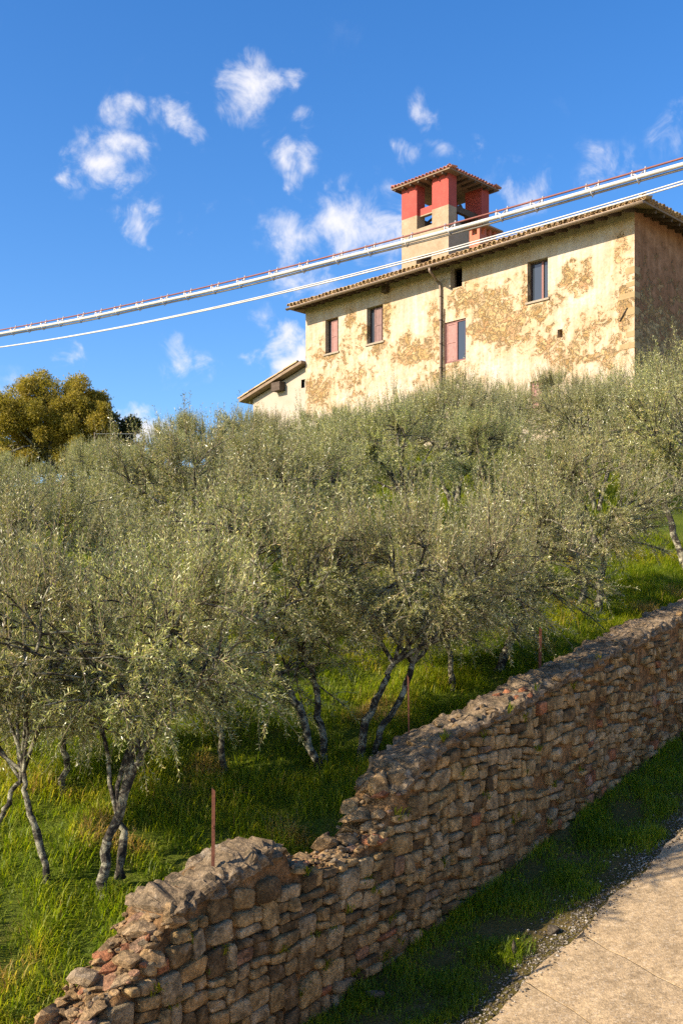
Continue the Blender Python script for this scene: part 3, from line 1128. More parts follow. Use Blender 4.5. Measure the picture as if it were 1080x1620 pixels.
def olive_meshes(seed, stems, cc, cr, n_limb=9, n_sub=110, n_twig=1150, M_leaf=34, leaf=(.034, .051), lw=.0110, shoots=0.3, r0=0.05):
    """stems: list of (points, r0, r1) in local metres. cc/cr: crown centre and radii.
    Returns (trunk mesh, crown mesh)."""
    r = rs(seed)
    rr_ = random.Random(seed)
    mb = MB()
    tops = []
    for pts, ra, rb in stems:
        pts = np.array(pts, float)
        # resample with a little crook
        u = np.linspace(0, len(pts) - 1, 4 * (len(pts) - 1) + 1)
        P = np.stack([np.interp(u, range(len(pts)), pts[:, k]) for k in range(3)], -1)
        P[1:-1] += r.normal(0, .012, (len(P) - 2, 3))
        rad = np.linspace(ra, rb, len(P)) * (1 + r.uniform(-.13, .13, len(P)))
        rad[0] *= 1.35
        mb.tube(P, rad, 9, 0.0, True, 0.10, rr_)
        tops.append((P[-1], rb))
    cc = np.array(cc, float); cr = np.array(cr, float)

    def in_crown(n, lo, hi):
        d = nrm(r.normal(0, 1, (n, 3)))
        d[:, 2] = np.where(d[:, 2] < -.45, -.45 + .3 * r.uniform(-1, 1, n), d[:, 2])
        rad = r.uniform(lo, hi, n) ** (1 / 2.0)
        lob = 1 + 0.22 * np.sin(3 * np.arctan2(d[:, 1], d[:, 0]) + seed) * np.cos(2.5 * d[:, 2] + seed)
        return cc + d * rad[:, None] * cr * lob[:, None]
    limbs = in_crown(n_limb, 0.12, 0.40)
    limb_paths = []
    for k, e in enumerate(limbs):
        s, rb = tops[k % len(tops)]
        m = s * .5 + e * .5 + np.array([0, 0, .10]) + r.normal(0, .06, 3)
        u = np.linspace(0, 1, 7)[:, None]
        P = s * (1 - u) ** 2 + 2 * m * u * (1 - u) + e * u ** 2
        P[1:-1] += r.normal(0, .012, (5, 3))
        mb.tube(P, np.linspace(rb * .8, .012, 7), 6, 0.0, False)
        limb_paths.append(P)
    lp = np.concatenate([P[2:] for P in limb_paths])
    subs = in_crown(n_sub, 0.2, 0.92)
    sub_paths = []
    for e in subs:
        i = np.argmin(np.linalg.norm(lp - e, axis=1) + r.uniform(0, .25, len(lp)))
        s = lp[i]
        m = s * .5 + e * .5 + np.array([0, 0, .08]) + r.normal(0, .06, 3)
        u = np.linspace(0, 1, 5)[:, None]
        P = s * (1 - u) ** 2 + 2 * m * u * (1 - u) + e * u ** 2
        mb.tube(P, np.linspace(.011, .005, 5), 4, 0.0, False)
        sub_paths.append(P)
    sp = np.array(sub_paths)                                  # (n_sub,5,3)
    # twigs
    n = n_twig
    k = r.randint(0, n_sub, n)
    uu = np.clip(r.beta(2.2, 1.2, n), 0, .999) * 4
    i0 = uu.astype(int); fr = (uu - i0)[:, None]
    B = sp[k, i0] * (1 - fr) + sp[k, np.minimum(i0 + 1, 4)] * fr
    out = nrm((B - cc) / cr)
    d = nrm(out * .75 + r.normal(0, .55, (n, 3)) + np.array([0, 0, .15]))
    l = r.uniform(.16, .38, n)
    g = np.zeros((n, 3))
    up = (out[:, 2] > 0.15) & (r.uniform(0, 1, n) < shoots * 2)
    d[up] = nrm(d[up] * .55 + np.array([0, 0, .95]))
    l[up] *= r.uniform(1.1, 1.9, up.sum())
    g[:, 2] = np.where(up, .05, -.09 * r.uniform(0, 1, n)) * (l / .3)
    low = out[:, 2] < -.05
    g[low, 2] -= .03
    us = np.linspace(0, 1, 4)
    TP = B[:, None] + d[:, None] * (l[:, None] * us)[..., None] + g[:, None] * (us ** 2)[None, :, None]
    # twig geometry: 3-sided, tapered, vectorised
    a1 = nrm(np.cross(d, r.normal(0, 1, (n, 3)))); a2 = np.cross(d, a1)
    tv, S = [], 3
    for s in range(4):
        rad = .0032 * (1 - .75 * s / 3)
        for j in range(S):
            an = 2 * math.pi * j / S
            tv.append(TP[:, s] + rad * (math.cos(an) * a1 + math.sin(an) * a2))
    tv = np.stack(tv, 1)                                       # (n,12,3)
    off = np.arange(n)[:, None] * 12
    tf = []
    for s in range(3):
        for j in range(S):
            tf.append(off + np.array([[s * S + j, s * S + (j + 1) % S, (s + 1) * S + (j + 1) % S, (s + 1) * S + j]]))
    tf = np.concatenate(tf, 0)
    # leaves in opposite pairs, each pair turned a quarter round
    m = M_leaf
    ul = (np.arange(m) // 2 + 1) / (m / 2)
    ul = np.clip(ul[None] + r.uniform(-.02, .02, (n, m)), .04, 1.02)
    pos = B[:, None] + d[:, None] * (l[:, None] * ul)[..., None] + g[:, None] * (ul ** 2)[..., None]
    T = nrm(d[:, None] * l[:, None, None] + 2 * g[:, None] * ul[..., None])
    ang = (np.arange(m) % 2) * np.pi + (np.arange(m) // 2) * (np.pi / 2) + r.uniform(0, 6.28, n)[:, None] + r.normal(0, .35, (n, m))
    side = np.cos(ang)[..., None] * a1[:, None] + np.sin(ang)[..., None] * a2[:, None]
    ld = nrm(T * r.uniform(.5, 1.0, (n, m))[..., None] + side * .8 + r.normal(0, .15, (n, m, 3)))
    nn_ = nrm(out[:, None] * .45 + np.array([0, 0, .55]) + r.normal(0, .55, (n, m, 3)))
    wd = nrm(np.cross(ld, nn_))
    ll = r.uniform(leaf[0], leaf[1], (n, m)) * (1 - .35 * np.clip(ul - .75, 0, 1) * 4 * .5)
    pos = pos.reshape(-1, 3); ld = ld.reshape(-1, 3); wd = wd.reshape(-1, 3); ll = ll.reshape(-1, 1)
    keep = r.uniform(0, 1, len(pos)) < 0.93
    pos, ld, wd, ll = pos[keep], ld[keep], wd[keep], ll[keep]
    ww = lw * (ll / .055)
    nl = len(pos)
    lv = np.stack([pos, pos + ld * ll * .5 + wd * ww * .5, pos + ld * ll, pos + ld * ll * .5 - wd * ww * .5], 1).reshape(-1, 3)
    lf = (np.arange(nl)[:, None] * 4 + np.array([[0, 1, 2, 3]]))
    twr = np.repeat(r.normal(0, .16, n), m)[keep]
    lr = np.clip(r.beta(1.3, 1.5, nl) * .95 + twr, 0, 1)
    nt = tv.reshape(-1, 3)
    V = np.concatenate([lv, nt]); Fc = np.concatenate([lf, tf + len(lv)])
    crown = new_mesh("crown", V, Fc, [M['olive_leaf'], M['twig']], False, {"rnd": np.concatenate([np.repeat(lr, 4), np.zeros(len(nt))])})
    mi = np.zeros(len(Fc), dtype=np.int32); mi[nl:] = 1
    crown.polygons.foreach_set("material_index", mi)
    v = np.concatenate(mb.v)
    trunk = new_mesh("trunk", v, mb.f, M['bark'], True)
    return trunk, crown


def plant_tree(name, trunk, crown, loc, rz, sc, label, cat, group=None):
    t = empty(name, loc, rz)
    t.scale = sc if isinstance(sc, tuple) else (sc, sc, sc)
    tag(t, label, cat, group)
    link("trunk", trunk, t); link("crown", crown, t)
    return t


def near_olive(seed, stems_px, crown_px, crown_r, label, r0=.045, base=None, dy=0.2, **kw):
    """stems_px: polylines in photo pixels standing at the ground point of the first one."""
    b = ray_hill(*stems_px[0][0]) if base is None else base
    Y = b[1]
    stems = []
    for i, pl in enumerate(stems_px):
        pts = [at_depth(px, py, Y + (0.12 * i)) - b for px, py in pl]
        if i == 0: pts[0] = np.array([0, 0, 0.0])
        pts[0][2] -= 0.08
        n = len(pts)
        stems.append((pts, r0 * (1 if i == 0 else .8), r0 * .62))
    cc = at_depth(crown_px[0], crown_px[1], Y + dy) - b
    tm, cm = olive_meshes(seed, stems, cc, crown_r, **kw)
    plant_tree("olive_tree", tm, cm, tuple(b), 0, 1, label, "olive tree", "olive trees on the hillside")
    return b


near_olive(1, [[(160, 1418), (166, 1345), (186, 1290), (212, 1222), (226, 1190)], [(190, 1372), (196, 1320), (186, 1290)]], (220, 1045), (1.42, 1.1, .86),
           "olive tree with two dark stems crossing above grass beside the fallen wall end", .042, n_twig=1250, n_sub=140)
near_olive(2, [[(80, 1396), (60, 1320), (46, 1275), (38, 1222)], [(-12, 1310), (8, 1275), (34, 1235)]], (0, 1045), (1.4, 1.2, .86),
           "slim olive tree leaning left with a pale second stem near the lowest grass", .030, n_twig=1250, n_sub=140)
near_olive(3, [[(506, 1218), (478, 1130), (452, 1082), (428, 1046)], [(516, 1198), (503, 1130), (498, 1078), (482, 1040)]], (405, 935), (1.55, 1.25, .96),
           "olive tree with two lichened stems leaning apart in a narrow V", .044, n_twig=1700, n_sub=160)
near_olive(4, [[(563, 1203), (580, 1140), (606, 1080), (622, 1050)], [(594, 1196), (600, 1158), (632, 1112), (652, 1050)]], (645, 935), (1.55, 1.25, .96),
           "olive tree with a crooked forked pair of pale stems above the wall gap", .044, n_twig=1700, n_sub=160)
near_olive(5, [[(786, 1062), (806, 1016), (828, 968), (838, 935)]], (785, 905), (1.6, 1.3, 1.1),
           "olive tree with one slanting dark stem next to a rusty iron post", .055, n_twig=1500, n_sub=150)
near_olive(6, [[(946, 972), (948, 930), (955, 885)], [(918, 970), (924, 930), (915, 890)]], (915, 815), (1.9, 1.6, 1.2),
           "olive tree with upright twin stems in shade beside the high end of the wall", .065, n_twig=1900, n_sub=150)

near_olive(7, [[(352, 1222), (350, 1165), (340, 1120)]], (345, 1062), (1.35, 1.1, .80),
           "small dark olive tree tucked behind the post between two leaning olives", .036, n_twig=620, n_sub=90)
near_olive(8, [[(98, 1262), (104, 1200), (100, 1150)]], (95, 1085), (1.3, 1.1, .78),
           "small olive tree tucked uphill between the two lowest olives", .036, n_twig=1200, n_sub=120)
near_olive(9, [[(716, 1092), (714, 1045), (705, 1010)]], (712, 955), (1.4, 1.1, .85),
           "bushy olive tree between the crooked fork and the slanting stem", .04, n_twig=1300, n_sub=120)

# four grown olives, copied over the rest of the grove
variants = []
for k, (sd, stems, cc, cr) in enumerate([
    (31, [([(0, 0, -.1), (.10, 0, .5), (.25, .05, 1.0), (.35, .1, 1.4)], .075, .05), ([(.05, .06, -.1), (-.12, .1, .6), (-.35, .1, 1.2)], .06, .045)], (0, 0, 2.05), (1.65, 1.6, 1.15)),
    (32, [([(0, 0, -.1), (-.06, .1, .5), (-.02, .15, 1.0), (.1, .1, 1.3)], .085, .055)], (.05, 0, 2.0), (1.55, 1.6, 1.2)),
    (33, [([(0, 0, -.1), (.1, -.1, .6), (.3, -.15, 1.2)], .07, .05), ([(0, .05, -.1), (-.1, .2, .6), (-.1, .4, 1.2)], .06, .045), ([(-.05, 0, -.1), (-.25, -.05, .6), (-.45, -.1, 1.1)], .055, .04)], (-.05, .05, 2.1), (1.75, 1.7, 1.2)),
    (34, [([(0, 0, -.1), (.05, .05, .6), (-.1, .0, 1.3)], .08, .05)], (-.1, 0, 2.2), (1.5, 1.5, 1.3))]):
    variants.append(olive_meshes(sd, stems, cc, cr, 10, 145, 1480, 36, (.038, .056), .0125, shoots=.45))

sky_x = [-200, 0, 120, 200, 240, 300, 380, 485, 560, 640, 700, 760, 800, 850, 905, 960, 1030, 1060, 1080, 1300]
sky_y = [720, 712, 700, 696, 668, 660, 645, 648, 640, 622, 600, 612, 585, 575, 590, 568, 566, 545, 530, 500]
HC = np.array([9.57, 36.0])
HXA, HYA = np.array([.70711, -.70711]), np.array([.70711, .70711])


def near_house(x, y, m):
    d = np.array([x, y]) - HC
    hx, hy = d @ HXA, d @ HYA
    return -20.5 - m < hx < m and -m < hy < 9 + m


rg = random.Random(17)
spots = []
for row in range(14):
    q = 5.6 + row * 2.5
    L = -14 + (row % 2) * 1.3
    while L < 46:
        Lj, qj = L + rg.uniform(-.45, .45), q + rg.uniform(-.4, .4)
        L += 2.75 if L < 17 else 3.05
        x, y = XY(Lj, qj)
        if y < 5 or y > 48: continue
        px = CX + F_PX * x / y
        if px < -60 or px > 1190: continue
        if near_house(x, y, 1.9): continue
        spots.append((x, y, px))
# first row carried on to the right of the twin-stemmed tree
for L in (10.4, 13.2):
    x, y = XY(L, 2.0); spots.append((x, y, CX + F_PX * x / y))
used = 0
marks = [(120, "below the billowing yellow tree"), (260, "below the crest fence"), (420, "below the annex roof"), (560, "below the far house corner"), (690, "below the shuttered windows"),
         (800, "below the house downpipe"), (920, "below the two paned window"), (1200, "below the near house corner")]


def grove_label(px, y, q):
    where = [t for lim, t in marks if px < lim][0]
    if q < 2.5: return "silver green olive tree of the wall row past the twin stemmed tree"
    band = "low on the slope" if y < 17 else "halfway up the slope" if y < 27 else "near the top of the slope"
    return "silver green olive tree %s, %s" % (band, where)


for i, (x, y, px) in enumerate(spots):
    z = float(hill_z(np.float64(x), np.float64(y)))
    tr, cr_ = variants[rg.randint(0, 3)]
    s = rg.uniform(.85, 1.12) if y > 14 else rg.uniform(.68, .85)
    ylim = float(np.interp(px, sky_x, sky_y)) + rg.uniform(-10, 42)
    zmax = (HY - ylim) / F_PX * y
    smax = (zmax - z) / 3.35
    if s > smax: s = smax
    if s < 0.4: continue
    q_ = LQ(x, y)[1]
    lb = grove_label(px, y, q_)
    plant_tree("olive_tree", tr, cr_, (x, y, z - .03), rg.uniform(0, 6.28), (s * rg.uniform(.95, 1.12), s * rg.uniform(.95, 1.12), s), lb, "olive tree", "olive trees " + lb.split("olive tree ")[1])
    used += 1
print("grove trees", used)


# ------------------------------------------------------------------ round trees on the crest
def lobed_tree(name, seed, loc, height, rx, rz, mat, label, cat, n_lobe=46, per=1100, leaf=.085, shape=None):
    r = rs(seed)
    t = empty(name, loc)
    tag(t, label, cat)
    cz = height - rz
    d = nrm(r.normal(0, 1, (n_lobe, 3)))
    rad = r.uniform(.45, .92, n_lobe)
    C = d * rad[:, None] * np.array([rx, rx, rz]) + np.array([0, 0, cz])
    R = r.uniform(.16, .36, n_lobe) * rx
    if shape is not None:
        C, R = [], []
        for (dx, dz, rad_) in shape:
            dy_ = r.uniform(-.8, .8)
            for _ in range(8):
                o_ = nrm(r.normal(0, 1, 3)) * r.uniform(.35, .95) * rad_
                C.append(np.array([dx, dy_, dz]) + o_); R.append(rad_ * r.uniform(.28, .55))
        C, R = np.array(C), np.array(R); n_lobe = len(C)
    k = np.repeat(np.arange(n_lobe), per)
    n = len(k)
    e = nrm(r.normal(0, 1, (n, 3)))
    bumpy = 1 + .42 * np.sin(9 * e[:, 0] + k) * np.sin(8 * e[:, 1] + 2 * k) * np.cos(7 * e[:, 2] + k)
    P = C[k] + e * (R[k] * bumpy * r.uniform(.25, 1.12, n) ** .55)[:, None]
    ld = nrm(e * .6 + r.normal(0, .6, (n, 3)) + np.array([0, 0, .2]))
    wd = nrm(np.cross(ld, r.normal(0, 1, (n, 3))))
    l = leaf * r.uniform(.6, 1.4, (n, 1)); w = l * .42
    V = np.stack([P, P + ld * l * .5 + wd * w * .5, P + ld * l, P + ld * l * .5 - wd * w * .5], 1).reshape(-1, 3)
    Fc = np.arange(n)[:, None] * 4 + np.array([[0, 1, 2, 3]])
    rnd = np.clip(.55 + r.normal(0, .18, n) + np.repeat(r.normal(0, .14, n_lobe), per), 0, 1)
    link("crown", new_mesh("crown", V, Fc, mat, False, {"rnd": np.repeat(rnd, 4)}), t)
    mb = MB()
    mb.tube([(0, 0, -.2), (.05, 0, cz * .5), (0, .05, cz)], [height * .045, height * .035, height * .02], 9)
    for j in range(0, n_lobe, 2):
        mb.tube([(0, .02, cz * (.45 + .4 * (j / n_lobe))), (C[j] * .5 + np.array([0, 0, cz * .45])), C[j]], [height * .014, height * .010, height * .004], 5)
    mb.build("trunk", M['bark'], t, True)
    return t


Yt = 42.0
gx = (80 - CX) / F_PX * Yt
gz = float(hill_z(np.float64(gx), np.float64(Yt)))
topz = (HY - 584) / F_PX * Yt
lobed_tree("round_tree", 71, (gx, Yt, gz), topz - gz, 2.7, 2.35, M['yellow_leaf'], "billowing yellow green tree lit by sun on the hill crest", "tree", 78, 1500, .078,
           shape=[((px - 80) / F_PX * Yt, (HY - py) / F_PX * Yt - gz, rr_ / F_PX * Yt) for px, py, rr_ in ((8, 655, 38), (52, 618, 34), (38, 690, 42), (95, 628, 40), (132, 622, 28), (85, 680, 44), (152, 655, 30), (162, 692, 26), (122, 695, 38), (-20, 700, 40), (60, 730, 40), (70, 652, 42), (110, 722, 38), (148, 725, 30), (15, 738, 38), (110, 655, 36), (30, 650, 34))])
gx2 = (178 - CX) / F_PX * 44
gz2 = float(hill_z(np.float64(gx2), np.float64(44.0)))
lobed_tree("round_tree", 72, (gx2, 44.0, gz2), (HY - 628) / F_PX * 44 - gz2, 1.15, 1.7, M['dark_leaf'], "dark green bushy tree tucked right against the yellow tree", "tree", 30, 1100, .1)
gx3 = (-40 - CX) / F_PX * 47
gz3 = float(hill_z(np.float64(gx3), np.float64(47.0)))
lobed_tree("round_tree", 73, (gx3, 47.0, gz3), (HY - 640) / F_PX * 47 - gz3, 1.9, 1.8, M['yellow_leaf'], "dull yellow tree half hidden behind the billowing yellow tree", "tree", 30, 1100, .1)

# wire fence on the crest
fence = empty("wire_fence", (*(at_depth(200, 700, 38)[:2]), float(hill_z(*[np.float64(c) for c in at_depth(200, 700, 38)[:2]]))))
tag(fence, "thin wire fence with slim posts on the crest near the dark tree", "fence")
fo = np.array(fence.location)
ends = []
for i, px in enumerate((150, 182, 214, 246, 300)):
    p = at_depth(px, 684, 38.0)
    zz = float(hill_z(np.float64(p[0]), np.float64(p[1])))
    b_ = MB(); b_.box(p[0] - .018, p[0] + .018, p[1] - .018, p[1] + .018, zz - .2, p[2]); b_.v = [v - fo for v in b_.v]
    b_.build("post", M['brown_metal'], fence)
    ends.append(p)
for dz in (.05, .45, .85):
    b_ = MB(); b_.tube([e - np.array([0, 0, dz]) - fo for e in ends], .007, 5); b_.build("wire", M['clamp'], fence)


# ------------------------------------------------------------------ iron posts on the wall
def iron_post(px, y0, y1, q, w, label, lean=0.0):
    L = L_of_px(px, q)
    x, y = XY(L, q)
    z1 = (HY - y0) / F_PX * y
    z0 = (HY - y1) / F_PX * y - 0.12
    t = empty("iron_post", (x, y, z0))
    tag(t, label, "post", "rusty posts along the wall")
    mb = MB()
    h = z1 - z0
    # angle iron with a ragged pointed tip
    for (a, b, c, d) in ((-w / 2, w / 2, -.003, .003), (-w / 2, -w / 2 + .006, -.003 + .0035, w)):
        v = [(a, c, 0), (b, c, 0), (b, d, 0), (a, d, 0), (a + lean, c, h), (b + lean, c, h * .965), (b + lean, d, h * .965), (a + lean, d, h)]
        mb.add(v, [(0, 3, 2, 1), (4, 5, 6, 7), (0, 1, 5, 4), (1, 2, 6, 5), (2, 3, 7, 6), (3, 0, 4, 7)])
    mb.build("shaft", M['rust'], t)
    mc = MB()
    for k in range(1):
        z = h * .6
        mc.tube([(0, -.006, z - .01), (0, -.012, z), (0, -.006, z + .01)], .003, 5)
    mc.build("wire_tie", M['rust'], t)
    return t


iron_post(337, 1246, 1372, .15, .023, "rusty iron post set in the coping of the lowest wall fragment", .004)
iron_post(647, 1068, 1178, .40, .013, "thin rusty rod behind the wall where the coping begins", -.01)
iron_post(853, 992, 1072, .40, .026, "short rusty post behind the wall by the slanting olive stem", .01)

# ------------------------------------------------------------------ farmhouse
HZ0 = 5.0                                         # foundation level of the empty
house = empty("farmhouse", (HC[0], HC[1], HZ0), math.radians(-45))
tag(house, "old cream and ochre plastered farmhouse with tiled roof above the olive grove", "house")
FL = 15.7                                         # facade length, local x from -FL to 0
HD = 9.0
EAVE = 13.42 - HZ0


def facade(px, py, y0=0.0):
    """pixel -> local (x, z) on the plane y = y0 of the house frame"""
    d = px_dir(px, py)
    dx, dy = np.array([d.x, d.y]) @ HXA, np.array([d.x, d.y]) @ HYA
    ox, oy = (-HC) @ HXA, (-HC) @ HYA
    k = (y0 - oy) / dy
    return ox + k * dx, d.z * k - HZ0


def side_xz(px, py, x0):
    d = px_dir(px, py)
    dx, dy = np.array([d.x, d.y]) @ HXA, np.array([d.x, d.y]) @ HYA
    ox, oy = (-HC) @ HXA, (-HC) @ HYA
    k = (x0 - ox) / dx
    return oy + k * dy, d.z * k - HZ0


def facade_mat(name, blobs, plaster, side=False):
    m, nt, N, K, p = mat_new(name)
    tc = N.new("ShaderNodeTexCoord")
    co = tc.outputs["Object"]
    n_big = tex_noise(N, K, co, 0.55, 7, 0.62, 0.5)
    n_mid = tex_noise(N, K, co, 2.6, 10, 0.72, 0.4)
    n_fine = tex_noise(N, K, co, 11, 8, 0.7)
    n_w = tex_noise(N, K, co, 1.8, 5, 0.6)
    sub = N.new("ShaderNodeVectorMath"); sub.operation = 'SUBTRACT'
    K.new(n_w.outputs["Color"], sub.inputs[0]); sub.inputs[1].default_value = (.5, .5, .5)
    scl = N.new("ShaderNodeVectorMath"); scl.operation = 'SCALE'
    K.new(sub.outputs[0], scl.inputs[0]); scl.inputs["Scale"].default_value = 1.1
    add = N.new("ShaderNodeVectorMath"); add.operation = 'ADD'
    K.new(co, add.inputs[0]); K.new(scl.outputs[0], add.inputs[1])
    cur = None
    for (x, z, rx, rz_, w) in blobs:
        s1 = N.new("ShaderNodeVectorMath"); s1.operation = 'SUBTRACT'
        K.new(add.outputs[0], s1.inputs[0]); s1.inputs[1].default_value = (x, 0, z)
        s2 = N.new("ShaderNodeVectorMath"); s2.operation = 'MULTIPLY'
        K.new(s1.outputs[0], s2.inputs[0]); s2.inputs[1].default_value = (1 / rx, 0, 1 / rz_)
        ln = N.new("ShaderNodeVectorMath"); ln.operation = 'LENGTH'
        K.new(s2.outputs[0], ln.inputs[0])
        v = math_n(N, K, 'MULTIPLY_ADD', ln.outputs["Value"], -w, w)
        cur = v if cur is None else math_n(N, K, 'MAXIMUM', cur, v)
    cur = math_n(N, K, 'MAXIMUM', cur, -0.6)
    # exposed masonry mask
    e = math_n(N, K, 'ADD', cur, math_n(N, K, 'MULTIPLY_ADD', n_mid.outputs["Fac"], 2.7, -1.50))
    em = ramp(N, [(0.44, (0, 0, 0)), (0.60, (1, 1, 1))])
    K.new(math_n(N, K, 'ADD', e, 0.42), em.inputs[0])
    # masonry: small rubble
    mp = N.new("ShaderNodeMapping"); mp.inputs["Scale"].default_value = (1, 1, 1.7)
    K.new(add.outputs[0], mp.inputs["Vector"])
    vo = N.new("ShaderNodeTexVoronoi"); vo.inputs["Scale"].default_value = 4.2
    K.new(mp.outputs[0], vo.inputs["Vector"])
    ve = N.new("ShaderNodeTexVoronoi"); ve.feature = 'DISTANCE_TO_EDGE'; ve.inputs["Scale"].default_value = 4.2
    K.new(mp.outputs[0], ve.inputs["Vector"])
    sep = N.new("ShaderNodeSeparateColor"); K.new(vo.outputs["Color"], sep.inputs[0])
    sc = ramp(N, [(0, (.25, .155, .062)), (.35, (.36, .235, .10)), (.65, (.44, .32, .165)), (.86, (.40, .215, .10)), (1, (.35, .26, .15))])
    K.new(sep.outputs[0], sc.inputs[0])
    er = ramp(N, [(0.0, (0, 0, 0)), (0.10, (1, 1, 1))])
    K.new(ve.outputs["Distance"], er.inputs[0])
    mort = mixc(N, K, er.outputs[0], (.45, .33, .18), sc.outputs[0])
    mas = mixc(N, K, 0.7, mort, n_fine.outputs["Fac"], 'OVERLAY')
    # plaster, stained with ochre
    pr = ramp(N, [(0.28, plaster[0]), (0.5, plaster[1]), (0.72, plaster[2])])
    K.new(n_big.outputs["Fac"], pr.inputs[0])
    st = ramp(N, [(0.36, (0, 0, 0)), (0.62, (1, 1, 1))])
    s_in = math_n(N, K, 'ADD', n_mid.outputs["Fac"], math_n(N, K, 'MULTIPLY', cur, 0.40))
    K.new(s_in, st.inputs[0])
    pl = mixc(N, K, math_n(N, K, 'MULTIPLY', st.outputs[0], 0.8), pr.outputs[0], plaster[3])
    sn = N.new("ShaderNodeMapping"); sn.inputs["Scale"].default_value = (3.2, 3.2, 0.35)
    K.new(co, sn.inputs["Vector"])
    n_str = tex_noise(N, K, sn.outputs[0], 1.6, 6, 0.6)
    sr = ramp(N, [(0.40, (.72, .66, .58)), (0.60, (1, 1, 1))]); K.new(n_str.outputs["Fac"], sr.inputs[0])
    pl = mixc(N, K, 0.55, pl, sr.outputs[0], 'MULTIPLY')
    pl = mixc(N, K, 0.45, pl, n_fine.outputs["Fac"], 'OVERLAY')
    col = mixc(N, K, em.outputs[0], pl, mas)
    K.new(col, p.inputs["Base Color"])
    p.inputs["Roughness"].default_value = 0.95
    p.inputs["Specular IOR Level"].default_value = 0.15
    h1 = math_n(N, K, 'MULTIPLY', em.outputs[0], -1.0)
    h2 = math_n(N, K, 'MULTIPLY', math_n(N, K, 'MULTIPLY', er.outputs[0], em.outputs[0]), 0.8)
    n_rel = tex_noise(N, K, co, 5.0, 2, 0.5)
    h3 = math_n(N, K, 'MULTIPLY', n_rel.outputs["Fac"], 0.5)
    h = math_n(N, K, 'ADD', math_n(N, K, 'ADD', h1, h2), h3)
    bump(N, K, h, 0.9, 0.07, p.inputs["Normal"])
    return m


blob_px = [(555, 510, .45, .5, .6), (525, 560, 1.6, .7, .35), (612, 500, .35, .9, .75), (575, 525, .45, .5, .6), (600, 550, .6, .4, .6), (640, 540, .35, .4, .6), (655, 558, 1.6, .55, .8), (690, 505, .5, .9, .5),
           (500, 620, 1.2, .8, .7), (560, 600, 1.2, .7, .3), (735, 475, .9, .6, .75), (780, 490, 1.3, 1.0, .75), (800, 520, 1.4, .8, .8), (760, 520, .8, .6, .6), (830, 480, .35, 1.0, .55), (850, 495, .7, .35, .6),
           (900, 440, .35, .6, .85), (925, 435, .28, .45, .8), (910, 455, .6, .3, .7), (880, 470, .5, .3, .3), (985, 390, .4, .5, .5), (985, 480, .45, 1.6, .45), (930, 520, 1.0, .6, .35), (900, 560, .9, .7, .5), (960, 560, 1.2, .6, .4), (860, 545, 1.0, .6, .45), (700, 585, 1.4, .5, .3)]
blobs = []
for px, py, rx, rz_, w in blob_px:
    x, z = facade(px, py)
    blobs.append((x, z, rx, rz_, w))
M['facade'] = facade_mat("weathered_facade_plaster", blobs, [(.47, .35, .235), (.49, .415, .325), (.51, .465, .41), (.48, .315, .15)])
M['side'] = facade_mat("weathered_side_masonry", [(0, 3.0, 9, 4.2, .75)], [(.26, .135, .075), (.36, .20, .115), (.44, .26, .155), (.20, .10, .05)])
M['annex'] = simple_mat("annex_plaster", (.36, .30, .225), (.41, .36, .29), 2.5, .95, .3, .02)

# window openings in photo pixels: x0,x1 (measured along the facade), y top/bottom at the opening's middle
wins = {}
for key, (xa, xb, yt, yb, ym) in dict(
        w1=(514.5, 535, 503.5, 558.5, 0), w2=(580, 605.5, 484, 542.5, 0), w3=(702, 736.5, 507, 572.5, 0), w4=(833.5, 866, 410.5, 475.5, 0),
        w5=(712, 730.5, 421, 455, 0), w6=(838, 872, 601, 646, 0), w7=(700, 724, 622, 652, 0), hole=(881, 889, 521, 534, 0)).items():
    xm = .5 * (xa + xb)
    x0, _ = facade(xa, yt); x1, _ = facade(xb, yt)
    _, z1 = facade(xm, yt); _, z0 = facade(xm, yb)
    wins[key] = (x0, x1, z0, z1)


def wall_with_holes():
    xs = sorted({-FL, 0.0} | {v for w in wins.values() for v in w[:2]})
    zs = sorted({-1.0, EAVE + .35} | {v for w in wins.values() for v in w[2:]})
    mb = MB()
    for i in range(len(xs) - 1):
        for j in range(len(zs) - 1):
            xm, zm = .5 * (xs[i] + xs[i + 1]), .5 * (zs[j] + zs[j + 1])
            if any(w[0] < xm < w[1] and w[2] < zm < w[3] for w in wins.values()): continue
            mb.add([(xs[i], 0, zs[j]), (xs[i + 1], 0, zs[j]), (xs[i + 1], 0, zs[j + 1]), (xs[i], 0, zs[j + 1])], [(0, 1, 2, 3)])
    D = .34
    for (x0, x1, z0, z1) in wins.values():
        mb.add([(x0, 0, z0), (x0, D, z0), (x0, D, z1), (x0, 0, z1)], [(0, 1, 2, 3)])
        mb.add([(x1, 0, z0), (x1, D, z0), (x1, D, z1), (x1, 0, z1)], [(3, 2, 1, 0)])
        mb.add([(x0, 0, z0), (x1, 0, z0), (x1, D, z0), (x0, D, z0)], [(0, 1, 2, 3)])
        mb.add([(x0, 0, z1), (x1, 0, z1), (x1, D, z1), (x0, D, z1)], [(3, 2, 1, 0)])
    mb.build("front_wall", M['facade'], house)
    ms = MB()
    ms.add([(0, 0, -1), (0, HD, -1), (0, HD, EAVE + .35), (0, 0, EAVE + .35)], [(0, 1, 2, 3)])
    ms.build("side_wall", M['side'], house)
    mbk = MB()
    mbk.add([(-FL, 0, -1), (-FL, HD, -1), (-FL, HD, EAVE + .35), (-FL, 0, EAVE + .35)], [(3, 2, 1, 0)])
    mbk.add([(-FL, HD, -1), (0, HD, -1), (0, HD, EAVE + .35), (-FL, HD, EAVE + .35)], [(3, 2, 1, 0)])
    mbk.build("back_wall", M['facade'], house)


wall_with_holes()


